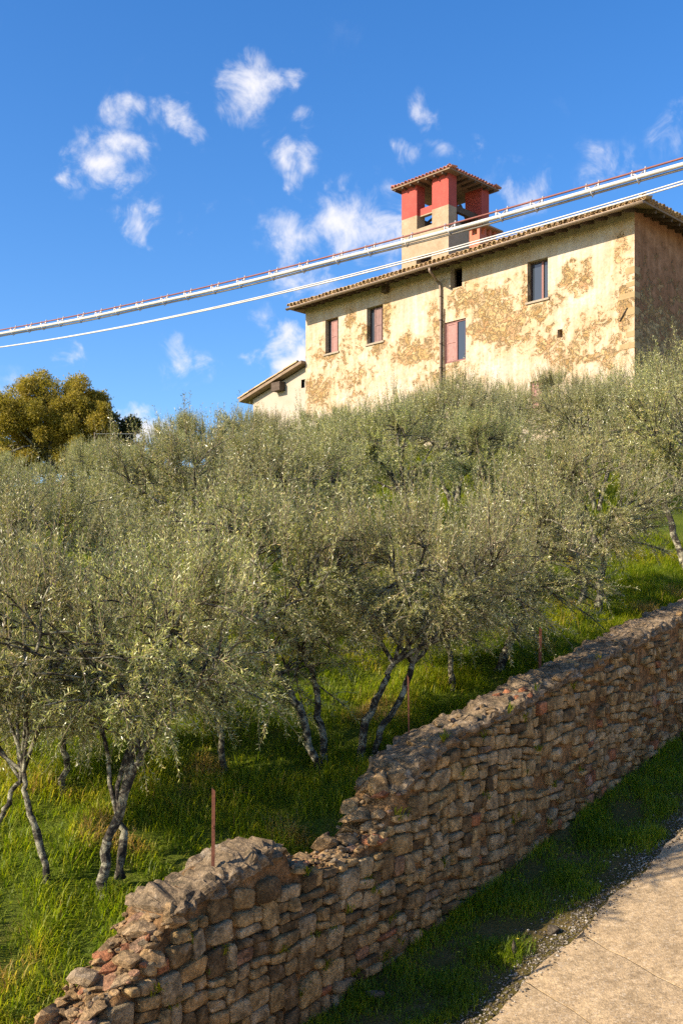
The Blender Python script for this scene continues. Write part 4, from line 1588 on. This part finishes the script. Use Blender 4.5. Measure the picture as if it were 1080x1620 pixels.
def frame_mesh(x0, x1, z0, z1, y, w, d, mat, name="window", bars=()):
    mb = MB()
    mb.box(x0, x0 + w, y, y + d, z0, z1); mb.box(x1 - w, x1, y, y + d, z0, z1)
    mb.box(x0 + w, x1 - w, y + .002, y + d, z0, z0 + w); mb.box(x0 + w, x1 - w, y + .002, y + d, z1 - w, z1)
    for (bx, bw) in bars:
        mb.box(bx - bw / 2, bx + bw / 2, y - .004, y + d - .004, z0 + w, z1 - w)
    return mb.build(name, mat, house)


def pane(win, x0, x1, z0, z1, y):
    mb = MB(); mb.box(x0, x1, y, y + .012, z0, z1)
    return mb.build("pane", M['glass'], win)


def shutter(win, x0, x1, z0, z1, y, mat):
    mb = MB()
    w = .05
    mb.box(x0, x0 + w, y, y + .04, z0, z1); mb.box(x1 - w, x1, y, y + .04, z0, z1)
    for zz in (z0, z0 + (z1 - z0) * .5 - w / 2, z1 - w):
        mb.box(x0 + w, x1 - w, y + .002, y + .038, zz, zz + w)
    mb.box(x0 + w * .9, x1 - w * .9, y + .018, y + .032, z0 + w * .5, z1 - w * .5)
    return mb.build("shutter", mat, win)


def sill(win, x0, x1, z0, mat=None):
    mb = MB(); mb.box(x0 - .06, x1 + .06, -.05, .30, z0 - .06, z0 + .012)
    return mb.build("sill", mat or M['sill'], win)


for key in ('w1', 'w2'):
    x0, x1, z0, z1 = wins[key]
    e = .004
    w = frame_mesh(x0 + e, x1 - e, z0 + .014, z1 - e, .20, .05, .06, M['dark_frame'])
    wd = x1 - x0
    sa, sb = (x0 + wd * .30, x0 + wd * .76) if key == 'w1' else (x0 + wd * .34, x0 + wd * .80)
    shutter(w, sa, sb, z0 + .07, z1 - .07, .13, M['shutter'] if key == 'w1' else M['shutter_old'])
    pane(w, x0 + .05, x1 - .05, z0 + .06, z1 - .05, .225)
    sill(w, x0, x1, z0)
x0, x1, z0, z1 = wins['w3']
w = frame_mesh(x0 + .004, x1 - .004, z0 + .014, z1 - .004, .05, .055, .06, M['red_paint_wood'], bars=[((x0 * .44 + x1 * .56), .06)])
w["label"] = "window with one faded red shutter and one blue pane"
shutter(w, x0 + .06, x0 * .44 + x1 * .56 - .03, z0 + .075, z1 - .06, .058, M['shutter'])
pane(w, x0 * .44 + x1 * .56 + .03, x1 - .06, z0 + .07, z1 - .06, .08)
x0, x1, z0, z1 = wins['w4']
w = frame_mesh(x0 + .004, x1 - .004, z0 + .014, z1 - .004, .20, .05, .06, M['dark_frame'], bars=[(x0 * .40 + x1 * .60, .10)])
pane(w, x0 + .055, x0 * .40 + x1 * .60 - .05, z0 + .07, z1 - .06, .225)
pane(w, x0 * .40 + x1 * .60 + .05, x1 - .055, z0 + .07, z1 - .06, .225)
mb = MB(); xm_ = x0 * .40 + x1 * .60; mb.box(xm_ - .04, xm_ + .04, .185, .194, z0 + .05, z1 - .05); mb.build("mullion", M['red_paint_wood'], w)
sill(w, x0, x1, z0)
x0, x1, z0, z1 = wins['w6']
w = frame_mesh(x0 + .004, x1 - .004, z0 + .014, z1 - .004, .06, .055, .06, M['red_paint_wood'], bars=[(x0 * .5 + x1 * .5, .06)])
shutter(w, x0 + .06, (x0 + x1) * .5 - .03, z0 + .075, z1 - .06, .068, M['shutter'])
pane(w, (x0 + x1) * .5 + .03, x1 - .06, z0 + .07, z1 - .06, .09)
x0, x1, z0, z1 = wins['w7']
w = frame_mesh(x0 + .004, x1 - .004, z0 + .014, z1 - .004, .08, .055, .06, M['red_paint_wood'])
pane(w, x0 + .06, x1 - .06, z0 + .07, z1 - .06, .1)
x0, x1, z0, z1 = wins['w5']
w = frame_mesh(x0 + .004, x1 - .004, z0 + .004, z1 - .004, .26, .05, .05, M['wood'], name="loft_opening")

# corner stones
rq = random.Random(4)
for i, (py, hh) in enumerate(((432, .24), (452, .17), (470, .2), (497, .26), (532, .2), (550, .2))):
    x, z = facade(1003, py)
    wq = rq.uniform(.22, .6)
    mb = MB()
    v = np.array([(-wq, -.010, z), (.010, -.010, z + .01), (.010, -.010, z + hh), (-wq + rq.uniform(-.05, .05), -.010, z + hh - .02), (-wq - .03, .05, z - .02), (.010, .05 + rq.uniform(.1, .35), z), (.010, .05 + .3, z + hh), (-wq - .03, .05, z + hh)])
    mb.add(v, [(0, 1, 2, 3), (1, 5, 6, 2), (4, 0, 3, 7), (3, 2, 6, 7), (0, 4, 5, 1)])
    mb.build("quoin", M['quoin'] if 'quoin' in M else M.setdefault('quoin', simple_mat("ochre_quoin", (.28, .19, .09), (.37, .27, .14), 5, .95, .5, .03)), house)

# roof: hipped, low pitch
OF, OR_, OL, OB = .80, .80, .22, .5
PITCH = math.radians(17)
ex0, ex1, ey0, ey1 = -FL - OL, OR_, -OF, HD + OB
half = (ey1 - ey0) / 2
rz_ = EAVE + half * math.tan(PITCH)
ry = (ey0 + ey1) / 2


def roof_slab(dz, inset):
    a = [(ex0 + inset, ey0 + inset, EAVE + dz), (ex1 - inset, ey0 + inset, EAVE + dz), (ex1 - inset, ey1 - inset, EAVE + dz), (ex0 + inset, ey1 - inset, EAVE + dz), (ex0 + half, ry, rz_ + dz), (ex1 - half, ry, rz_ + dz)]
    return a


mb = MB()
top = roof_slab(.07, 0); bot = roof_slab(0.0, .0)
mb.add(top, [(0, 1, 5, 4), (1, 2, 5), (2, 3, 4, 5), (3, 0, 4)])
mb.add(bot, [(4, 5, 1, 0), (5, 2, 1), (5, 4, 3, 2), (4, 0, 3)])
mb.add(top[:4] + bot[:4], [(0, 4, 5, 1), (1, 5, 6, 2), (2, 6, 7, 3), (3, 7, 4, 0)])
roof = mb.build("roof", [M['soffit']], house)


def half_tile(r, length, th=.014, seg=7, flip=False, taper=.85):
    v, f = [], []
    for e, y in enumerate((0, length)):
        rr2 = r * (1 if e == 0 else taper)
        for rad in (rr2, rr2 - th):
            for k in range(seg + 1):
                a = math.pi * k / seg
                z = rad * math.sin(a)
                v.append((rad * math.cos(a), y, -z if flip else z))
    n = seg + 1
    for k in range(seg):
        f.append((k, k + 1, 2 * n + k + 1, 2 * n + k))
        f.append((n + k + 1, n + k, 3 * n + k, 3 * n + k + 1))
        f.append((k, n + k, n + k + 1, k + 1))
    return np.array(v), f


def tile_mesh(r, length, flip, pitch, mat, rotz_=0.0):
    v, f = half_tile(r, length, flip=flip)
    c, s = math.cos(pitch), math.sin(pitch)
    v = np.stack([v[:, 0], v[:, 1] * c - v[:, 2] * s, v[:, 1] * s + v[:, 2] * c], -1)
    v = rotz(v, rotz_)
    return new_mesh("tile", v, f, mat, True)


t_cover = tile_mesh(.10, .46, False, PITCH, M['tile'])
t_pan = tile_mesh(.10, .46, True, PITCH, M['tile'])
t_cover_r = tile_mesh(.092, .46, False, PITCH, M['tile'], math.pi / 2)
t_pan_r = tile_mesh(.10, .46, True, PITCH, M['tile'], math.pi / 2)
rt = random.Random(12)
STEP = .212
# front eave, two courses of covers and one of pans
x = ex0 + .1
while x < ex1 - .05:
    for c in range(2):
        y = ey0 - .10 + c * .38
        if x > ex1 - .05 - max(0, (c * .38 - .2)): continue
        o = link("tile", t_cover, roof, (x + rt.uniform(-.012, .012), y + rt.uniform(-.03, .03), EAVE + .105 + c * .38 * math.tan(PITCH) + rt.uniform(-.012, .014) + c * .012))
        o.rotation_euler = (rt.uniform(-.03, .03), 0, rt.uniform(-.06, .06))
    o = link("tile", t_pan, roof, (x + STEP / 2, ey0 - .07 + rt.uniform(-.02, .02), EAVE + .155))
    x += STEP
y = ey0 + .25
while y < ey1 - .1:
    o = link("tile", t_cover_r, roof, (ex1 + .08 + rt.uniform(-.02, .02), y + rt.uniform(-.01, .01), EAVE + .11 + rt.uniform(-.012, .014)))
    o.rotation_euler = (0, rt.uniform(-.03, .03), rt.uniform(-.05, .05))
    o = link("tile", t_pan_r, roof, (ex1 + .06, y + STEP / 2, EAVE + .155))
    y += STEP
# hip covers climbing from the front right corner
hv = np.array([-1, 1, 0.0]) / math.sqrt(2)
for k in range(8):
    p = np.array([ex1 + .03, ey0 - .03, EAVE + .16]) + hv * .36 * k + np.array([0, 0, .36 * k * math.tan(PITCH) / math.sqrt(2)])
    o = link("tile", t_cover, roof, p); o.rotation_euler = (-.08, 0, math.radians(45) + rt.uniform(-.04, .04)); o.scale = (1.15, 1, 1.15)

# rafters
mr_ = MB(); mr_.box(-.04, .04, 0, .95, -.11, 0)
v = np.concatenate(mr_.v); c, s = math.cos(PITCH), math.sin(PITCH)
v = np.stack([v[:, 0], v[:, 1] * c - v[:, 2] * s, v[:, 1] * s + v[:, 2] * c], -1)
raf = new_mesh("rafter", v, mr_.f, M['wood']); raf_r = new_mesh("rafter", rotz(v, math.pi / 2), mr_.f, M['wood'])
x = -FL + .1
while x < 0:
    link("rafter", raf, roof, (x, ey0 + .06, EAVE + .012)); x += .52
y = .1
while y < HD:
    link("rafter", raf_r, roof, (ex1 - .06, y, EAVE + .012)); y += .52

# gutter and downpipe
mb = MB()
gz_ = EAVE + .005
gy = ey0 - .07
seg = 10
vv, ff = [], []
for e, gx_ in enumerate(np.linspace(ex0 - .02, ex1 + .03, 25)):
    for rad in (.085, .075):
        for k in range(seg + 1):
            a = math.pi + math.pi * k / seg
            vv.append((gx_, gy + rad * math.cos(a), gz_ + .02 + rad * math.sin(a) + .006 * math.sin(gx_ * 1.3)))
n2 = 2 * (seg + 1)
for e in range(24):
    for k in range(seg):
        ff.append((e * n2 + k, e * n2 + k + 1, (e + 1) * n2 + k + 1, (e + 1) * n2 + k))
        ff.append((e * n2 + seg + 1 + k + 1, e * n2 + seg + 1 + k, (e + 1) * n2 + seg + 1 + k, (e + 1) * n2 + seg + 2 + k))
    ff.append((e * n2, (e + 1) * n2, (e + 1) * n2 + seg + 1, e * n2 + seg + 1))
    ff.append((e * n2 + seg, e * n2 + 2 * seg + 1, (e + 1) * n2 + 2 * seg + 1, (e + 1) * n2 + seg))
ff.append(tuple(range(seg + 1))); ff.append(tuple(24 * n2 + k for k in range(seg + 1))[::-1])
mb.add(vv, ff)
mb.build("gutter", M['brown_metal'], roof, True)
xd, zd = facade(698.5, 450)
_, zb = facade(698.5, 448)
xg, _ = facade(679, 431, gy)
mb = MB()
mb.tube([(xg, gy, EAVE - .06), (xg, gy, EAVE - .18), (xg + .05, gy + .06, EAVE - .27), (xd - .12, -.16, zb + .10), (xd - .02, -.09, zb - .08), (xd, -.07, zb - .3), (xd, -.07, zb - 2.3), (xd, -.07, .3)], .048, 10)
dp = mb.build("downpipe", M['brown_metal'], house, True)
for k in range(5):
    mb = MB(); mb.tube([(xd, -.07, zb - .5 - k * .9), (xd, -.07, zb - .54 - k * .9)], .058, 10); mb.build("pipe_bracket", M['wood'], dp)
mb = MB(); mb.tube([(xd + .14, -.03, zb - 1.0), (xd + .13, -.03, zb - 2.0), (xd + .15, -.03, zb - 4.0)], .016, 6); mb.build("wall_cable", M['wood'], house)
# iron wall tie and beam stub
xa, za = facade(980, 508); xb_, zb_ = facade(992, 487)
mb = MB(); mb.tube([(xa, -.03, za), (xb_, -.03, zb_)], .018, 6); mb.build("wall_tie", M['wood'], house)
xa, za = facade(612, 456)
mb = MB(); mb.box(xa - .12, xa + .12, -.22, .1, za - .2, za + .14); mb.build("beam_stub", M['wood'], house)

# turret
TY = 1.6


def ochre_red_mat(split):
    m, nt, N, K, p = mat_new("turret_render")
    tc = N.new("ShaderNodeTexCoord")
    sp = N.new("ShaderNodeSeparateXYZ"); K.new(tc.outputs["Object"], sp.inputs[0])
    n1 = tex_noise(N, K, tc.outputs["Object"], 2.2, 8, .65)
    n2 = tex_noise(N, K, tc.outputs["Object"], 14, 8, .7)
    a = ramp(N, [(.3, (.27, .195, .115)), (.7, (.37, .29, .195))]); K.new(n1.outputs["Fac"], a.inputs[0])
    b = ramp(N, [(.3, (.30, .05, .038)), (.7, (.39, .075, .055))]); K.new(n1.outputs["Fac"], b.inputs[0])
    h = math_n(N, K, 'MULTIPLY_ADD', n2.outputs["Fac"], .03, sp.outputs["Z"])
    g = math_n(N, K, 'GREATER_THAN', h, split + .015)
    col = mixc(N, K, g, a.outputs[0], b.outputs[0])
    col = mixc(N, K, .35, col, n2.outputs["Fac"], 'OVERLAY')
    K.new(col, p.inputs["Base Color"]); p.inputs["Roughness"].default_value = .92
    bump(N, K, n2.outputs["Fac"], .4, .03, p.inputs["Normal"])
    return m


tx1, tz_split = facade(709, 323, TY)
tx0, _ = facade(635, 343, TY)
_, tz_top = facade(709, 272, TY)
_, tz_sill = facade(676, 357, TY)
ty1, _ = side_xz(773, 330, tx1)
M['turret'] = ochre_red_mat(tz_split)
rb = EAVE - .1
mb = MB()
# hollow shaft: four walls up to the sill, with a small arch-like opening low on the front
wl = .30
ox0, ozt = facade(657, 407, TY); ox1, ozb = facade(683, 419, TY)
ox0, _ = facade(658, 412, TY); ox1, _ = facade(682, 412, TY)
_, ozt = facade(670, 405, TY); _, ozb = facade(670, 419, TY)
mb.box(tx0, ox0, TY, TY + wl, rb, tz_sill); mb.box(ox1, tx1, TY, TY + wl, rb, tz_sill)
mb.box(ox0, ox1, TY, TY + wl, rb, ozb); mb.box(ox0, ox1, TY, TY + wl, ozt, tz_sill)
mb.box(tx1 - wl, tx1, TY + wl, ty1, rb, tz_sill)
mb.box(tx0, tx0 + wl, TY + wl, ty1, rb, tz_sill)
mb.box(tx0 + wl, tx1 - wl, ty1 - wl, ty1, rb, tz_sill)
turret = mb.build("turret", M['turret'], house)
turret["label"] = "open rooftop turret with red painted pillars on an ochre base"
pu0 = facade(659, 320, TY)[0] - tx0
pu1 = tx1 - facade(683, 310, TY)[0]
pv = .50
for (xa, xb2, ya, yb) in ((tx0, tx0 + pu0, TY, TY + pv), (tx1 - pu1, tx1, TY, TY + pv), (tx0, tx0 + pu0, ty1 - pv, ty1), (tx1 - pu1, tx1, ty1 - pv, ty1)):
    mb = MB(); mb.box(xa, xb2, ya, yb, tz_sill + .001, tz_top); mb.build("pillar", M['turret'], turret)
_, zbm = facade(676, 330, TY)
mb = MB(); mb.box(tx0 + pu0 + .002, tx1 - pu1 - .002, TY + .15, TY + .35, zbm - .16, zbm + .16); mb.build("crossbeam", M['turret'], turret)
mb = MB(); mb.box(tx1 - .38, tx1 - .2, TY + pv + .002, ty1 - pv - .002, zbm - .14, zbm + .1); mb.build("crossbeam", M['wood'], turret)
mb = MB(); mb.box(tx0 + pu0 + .002, tx1 - pu1 - .002, ty1 - .35, ty1 - .15, zbm - .14, zbm + .1); mb.build("crossbeam", M['wood'], turret)
mb = MB(); mb.box(tx0 + .12, tx0 + .30, TY + pv + .002, ty1 - pv - .002, zbm - .14, zbm + .1); mb.build("crossbeam", M['wood'], turret)
for a in (-.5, .1, .6):
    mb = MB(); xm_ = (tx0 + tx1) / 2 + a; mb.tube([(xm_, TY + .4, zbm - .5), (xm_ + .2, (TY + ty1) / 2, zbm + .3), (xm_ - .1, ty1 - .4, zbm - .2)], .06, 6); mb.build("timber", M['wood'], turret)
# its roof
to = .30
rx0, rx1, ry0, ry1 = tx0 - to, tx1 + to, TY - to, ty1 + to
tp = math.radians(9)
cxr, cyr = (rx0 + rx1) / 2, (ry0 + ry1) / 2
apex = tz_top + .02 + (cyr - ry0) * math.tan(tp)
mb = MB()
mb.add([(rx0, ry0, tz_top + .02), (rx1, ry0, tz_top + .02), (rx1, ry1, tz_top + .02), (rx0, ry1, tz_top + .02), (cxr, cyr, apex)], [(0, 1, 4), (1, 2, 4), (2, 3, 4), (3, 0, 4)])
mb.add([(rx0, ry0, tz_top - .03), (rx1, ry0, tz_top - .03), (rx1, ry1, tz_top - .03), (rx0, ry1, tz_top - .03), (rx0, ry0, tz_top + .02), (rx1, ry0, tz_top + .02), (rx1, ry1, tz_top + .02), (rx0, ry1, tz_top + .02)],
       [(3, 2, 1, 0), (0, 1, 5, 4), (1, 2, 6, 5), (2, 3, 7, 6), (3, 0, 4, 7)])
mb.build("turret_roof", M['soffit'], turret)
for (zz, yy) in ((tz_top - .10, 0),):
    for xa in np.arange(rx0 + .12, rx1 - .05, .42):
        mb = MB(); mb.box(xa, xa + .07, ry0 + .04, ry0 + .75, tz_top - .11, tz_top - .032); mb.build("rafter", M['wood'], turret)
    for ya in np.arange(ry0 + .8, ry1 - .05, .42):
        mb = MB(); mb.box(rx1 - .75, rx1 - .04, ya, ya + .07, tz_top - .11, tz_top - .032); mb.build("rafter", M['wood'], turret)
tt = [tile_mesh(.066, .40, False, tp, M['red_tile'], a) for a in (0, math.pi / 2, math.pi, -math.pi / 2)]
tpn = [tile_mesh(.07, .40, True, tp, M['red_tile'], a) for a in (0, math.pi / 2, math.pi, -math.pi / 2)]
W_, D_ = rx1 - rx0, ry1 - ry0
for c in range(4):
    inset = c * .34
    zt = tz_top + .045 + inset * math.tan(tp)
    for x in np.arange(rx0 + .08 + inset, rx1 - .02 - inset, .185):
        for k, yy, in ((0, ry0 - .05 + inset), (2, ry1 + .05 - inset)):
            o = link("tile", tt[k], turret, (x + rt.uniform(-.01, .01), yy, zt + rt.uniform(-.008, .01)))
            if c == 0: link("tile", tpn[k], turret, (x + .092, yy + (.03 if k == 0 else -.03), zt + .045))
    for y in np.arange(ry0 + .08 + inset, ry1 - .02 - inset, .185):
        for k, xx in ((1, rx1 + .05 - inset), (3, rx0 - .05 + inset)):
            o = link("tile", tt[k], turret, (xx, y + rt.uniform(-.01, .01), zt + rt.uniform(-.008, .01)))
            if c == 0: link("tile", tpn[k], turret, (xx + (-.03 if k == 1 else .03), y + .092, zt + .045))
for sx_, sy_, an in ((rx1, ry0, 45), (rx0, ry0, -45), (rx1, ry1, 135), (rx0, ry1, -135)):
    dv = np.array([cxr - sx_, cyr - sy_]); dl = np.linalg.norm(dv); dv /= dl
    for k in range(int(dl / .34)):
        o = link("tile", tt[0], turret, (sx_ + dv[0] * .34 * k, sy_ + dv[1] * .34 * k, tz_top + .10 + .34 * k * math.tan(tp) * .7))
        o.rotation_euler = (0, 0, math.atan2(dv[1], dv[0]) - math.pi / 2)

# small brick chimney in front of the turret's right side
CY = .35
cx1, cz_body = facade(758, 369, CY)
cx0, _ = facade(742, 371, CY)
_, cz_top = facade(758, 359, CY)
cyb, _ = side_xz(785, 370, cx1)
mb = MB(); mb.box(cx0, cx1, CY, cyb, rb, cz_body)
ch = mb.build("chimney", M['brick_red'], house)
ch["label"] = "small red brick chimney with open slots under its cap"
nb_ = 4
for i in range(nb_):
    yy = CY + (cyb - CY - .12) * i / (nb_ - 1)
    for xx in (cx0, cx1 - .12):
        mb = MB(); mb.box(xx, xx + .12, yy, yy + .10, cz_body + .001, cz_top + .06); mb.build("cap_support", M['brick_red'], ch)
mb = MB()
mb.add([(cx0 - .18, CY - .18, cz_top + .06), (cx1 + .18, CY - .18, cz_top + .06), (cx1 + .18, cyb + .18, cz_top + .06), (cx0 - .18, cyb + .18, cz_top + .06),
        (cx0 - .18, CY - .18, cz_top + .12), (cx1 + .18, CY - .18, cz_top + .12), (cx1 + .18, cyb + .18, cz_top + .12), (cx0 - .18, cyb + .18, cz_top + .12),
        ((cx0 + cx1) / 2, CY + .1, cz_top + .20), ((cx0 + cx1) / 2, cyb - .1, cz_top + .20)],
       [(3, 2, 1, 0), (0, 1, 5, 4), (1, 2, 6, 5), (2, 3, 7, 6), (3, 0, 4, 7), (4, 5, 8), (5, 6, 9, 8), (6, 7, 9), (7, 4, 8, 9)])
mb.build("cap", M['tile'], ch)

# annex with a lean-to roof against the far end
AY = .12
ax1 = -FL - .004
a0x, a0z = facade(388, 634, AY)
a1x, a1z = facade(484, 573, AY)
mb = MB()
aw0 = a0x + .55
sl = (a1z - a0z) / (ax1 - a0x)
zr = lambda x: a0z + sl * (x - a0x) - .16
whx0, whz1 = facade(476.5, 601, AY); whx1, whz0 = facade(482.5, 613, AY)
# gable-side wall with a small opening
cols = [aw0, whx0, whx1, ax1]
for i in range(3):
    xa, xb2 = cols[i], cols[i + 1]
    if i == 1:
        mb.add([(xa, AY, -1), (xb2, AY, -1), (xb2, AY, whz0), (xa, AY, whz0)], [(0, 1, 2, 3)])
        mb.add([(xa, AY, whz1), (xb2, AY, whz1), (xb2, AY, zr(xb2)), (xa, AY, zr(xa))], [(0, 1, 2, 3)])
    else:
        mb.add([(xa, AY, -1), (xb2, AY, -1), (xb2, AY, zr(xb2)), (xa, AY, zr(xa))], [(0, 1, 2, 3)])
mb.box(whx0, whx1, AY + .15, AY + .2, whz0 - .05, whz1 + .05)
mb.add([(aw0, AY, -1), (aw0, 6, -1), (aw0, 6, zr(aw0)), (aw0, AY, zr(aw0))], [(3, 2, 1, 0)])
mb.add([(aw0, 6, -1), (ax1, 6, -1), (ax1, 6, zr(ax1)), (aw0, 6, zr(aw0))], [(3, 2, 1, 0)])
mb.build("annex_wall", M['annex'], house)
mb = MB()
ay0, ay1 = AY - .38, 6.3
a1zz = a0z + sl * (ax1 - a0x)
mb.add([(a0x, ay0, a0z - .12), (ax1, ay0, a1zz - .12), (ax1, ay1, a1zz - .12), (a0x, ay1, a0z - .12), (a0x, ay0, a0z), (ax1, ay0, a1zz), (ax1, ay1, a1zz), (a0x, ay1, a0z)],
       [(3, 2, 1, 0), (4, 5, 6, 7), (0, 1, 5, 4), (1, 2, 6, 5), (2, 3, 7, 6), (3, 0, 4, 7)])
ar = mb.build("annex_roof", M['soffit'], house)
ang = math.atan(sl)
v, f = half_tile(.10, .48)
# tiles along the verge run up the slope (+x)
c, s = math.cos(ang), math.sin(ang)
vv = rotz(v, -math.pi / 2)
vv = np.stack([vv[:, 0] * c - vv[:, 2] * s, vv[:, 1], vv[:, 0] * s + vv[:, 2] * c], -1)
tm_ = new_mesh("tile", vv, f, M['tile'], True)
nn = int((ax1 - a0x) / (.40 * c))
for k in range(nn):
    for row in range(3):
        link("tile", tm_, ar, (a0x - .06 + k * .40 * c + rt.uniform(-.01, .01), ay0 + .06 + row * .22, a0z + .03 + k * .40 * s + rt.uniform(-.01, .01)))
mb = MB()
for xx, zz in ((a0x + .35, 0), ((a0x + ax1) / 2 + .5, 0)):
    pass
xbm, zbm2 = facade(444, 606, AY)
mb.box(xbm - .25, xbm + .3, AY - .34, AY - .002, zr(xbm) - .42, zr(xbm) - .05)
mb.build("annex_beam", M['wood'], house)

# ------------------------------------------------------------------ overhead cables
RP, LP = np.array([2.79, 9.0]), np.array([-4.88, 15.75])
CDIR = (LP - RP) / np.linalg.norm(LP - RP)


def cable_pt(px, py):
    k = (px - CX) / F_PX
    # RP + m*CDIR : x = k*y
    m = (k * RP[1] - RP[0]) / (CDIR[0] - k * CDIR[1])
    x, y = RP + m * CDIR
    return m, (HY - py) / F_PX * y


def fit_cable(pix):
    ms, zs = zip(*[cable_pt(*p) for p in pix])
    return np.polyfit(ms, zs, 2)


def cable_curve(poly, m0, m1, n, dz=0.0, dn=0.0, wob=0.0):
    ms = np.linspace(m0, m1, n)
    nrm2 = np.array([-CDIR[1], CDIR[0]])
    P = []
    for m in ms:
        x, y = RP + m * CDIR + nrm2 * dn
        P.append((x, y, np.polyval(poly, m) + dz + wob * math.sin(m * 2.1)))
    return np.array(P)


pu = fit_cable([(0, 522), (130, 498), (270, 467), (400, 436), (534, 402), (643, 374), (711, 356), (848, 316), (936, 289), (1080, 252)])
pl = fit_cable([(0, 549), (150, 524), (300, 496), (430, 466), (540, 439), (630, 414), (760, 377), (900, 338), (1080, 289)])
M0, M1 = -5.0, 22.0
co_ = np.array([*(RP + CDIR * 5), float(np.polyval(pu, 5))])
bundle = empty("cable_bundle", co_)
tag(bundle, "thick bundle of white conduits hung from a red messenger cable", "cable")
for nm, mat_, rad, dz, dn, wob in (("messenger_wire", 'red_cable', .0085, 0, 0, 0), ("conduit", 'white_pvc', .019, -.058, .012, .003), ("conduit", 'dark_pvc', .010, -.086, -.012, .005)):
    mb = MB(); mb.tube(cable_curve(pu, M0, M1, 90, dz, dn, wob) - co_, rad, 10); mb.build(nm, M[mat_], bundle, True)
clamp_px = [21, 46, 69, 96, 128, 156, 186, 221, 260, 297, 340, 381, 432, 480, 534, 585, 643, 711, 793, 848, 936, 1009]
cm = [cable_pt(px, 400)[0] for px in clamp_px]
m = cm[0]
while m < M1 - 1: m += .46; cm.append(m)
cm.append(cm[21] - .5); cm.append(cm[21] - 1.0); cm.append(cm[21] - 1.6)
mb = MB()
# one clamp: two hooks and a strap round the conduits
for off in (-.06, .06):
    P = np.array([[CDIR[0] * off, CDIR[1] * off, z] for z in (.022, -.02, -.05)]); P[0] += np.array([CDIR[1], -CDIR[0], 0]) * .012
    mb.tube(P, .010, 5)
mb.tube([(CDIR[0] * -.045, CDIR[1] * -.045, -.015), (0, 0, -.045), (CDIR[0] * .045, CDIR[1] * .045, -.015)], .007, 5)
mb.tube([(CDIR[1] * .03, -CDIR[0] * .03, -.04), (CDIR[1] * .032, -CDIR[0] * .032, -.085), (CDIR[1] * .01, -CDIR[0] * .01, -.106), (-CDIR[1] * .03, CDIR[0] * .03, -.07)], .0055, 5)
cl_me = new_mesh("clamp", np.concatenate(mb.v), mb.f, M['clamp'], True)
for m in cm:
    x, y = RP + m * CDIR
    link("clamp", cl_me, bundle, np.array([x, y, np.polyval(pu, m)]) - co_)
for nm_lab, dz, dn, rad, mt in (("upper thin pale cable of the twin pair slung below the conduit bundle", .0, .0, .007, 'white_pvc'), ("lower thin pale cable of the twin pair slung below the conduit bundle", -.032, .02, .008, 'grey_pvc')):
    P = cable_curve(pl, M0, M1, 120, dz, dn, 0)
    # the two strands close up towards the far end
    ms = np.linspace(M0, M1, 120)
    if dz:
        P[:, 2] -= dz * np.clip((ms - 2) / 12, 0, .75)
    c0 = P[30].copy()
    mb = MB(); mb.tube(P - c0, rad, 8)
    o = mb.build("overhead_cable", M[mt], None, True, tuple(c0))
    tag(o, nm_lab, "cable", "twin overhead cables")
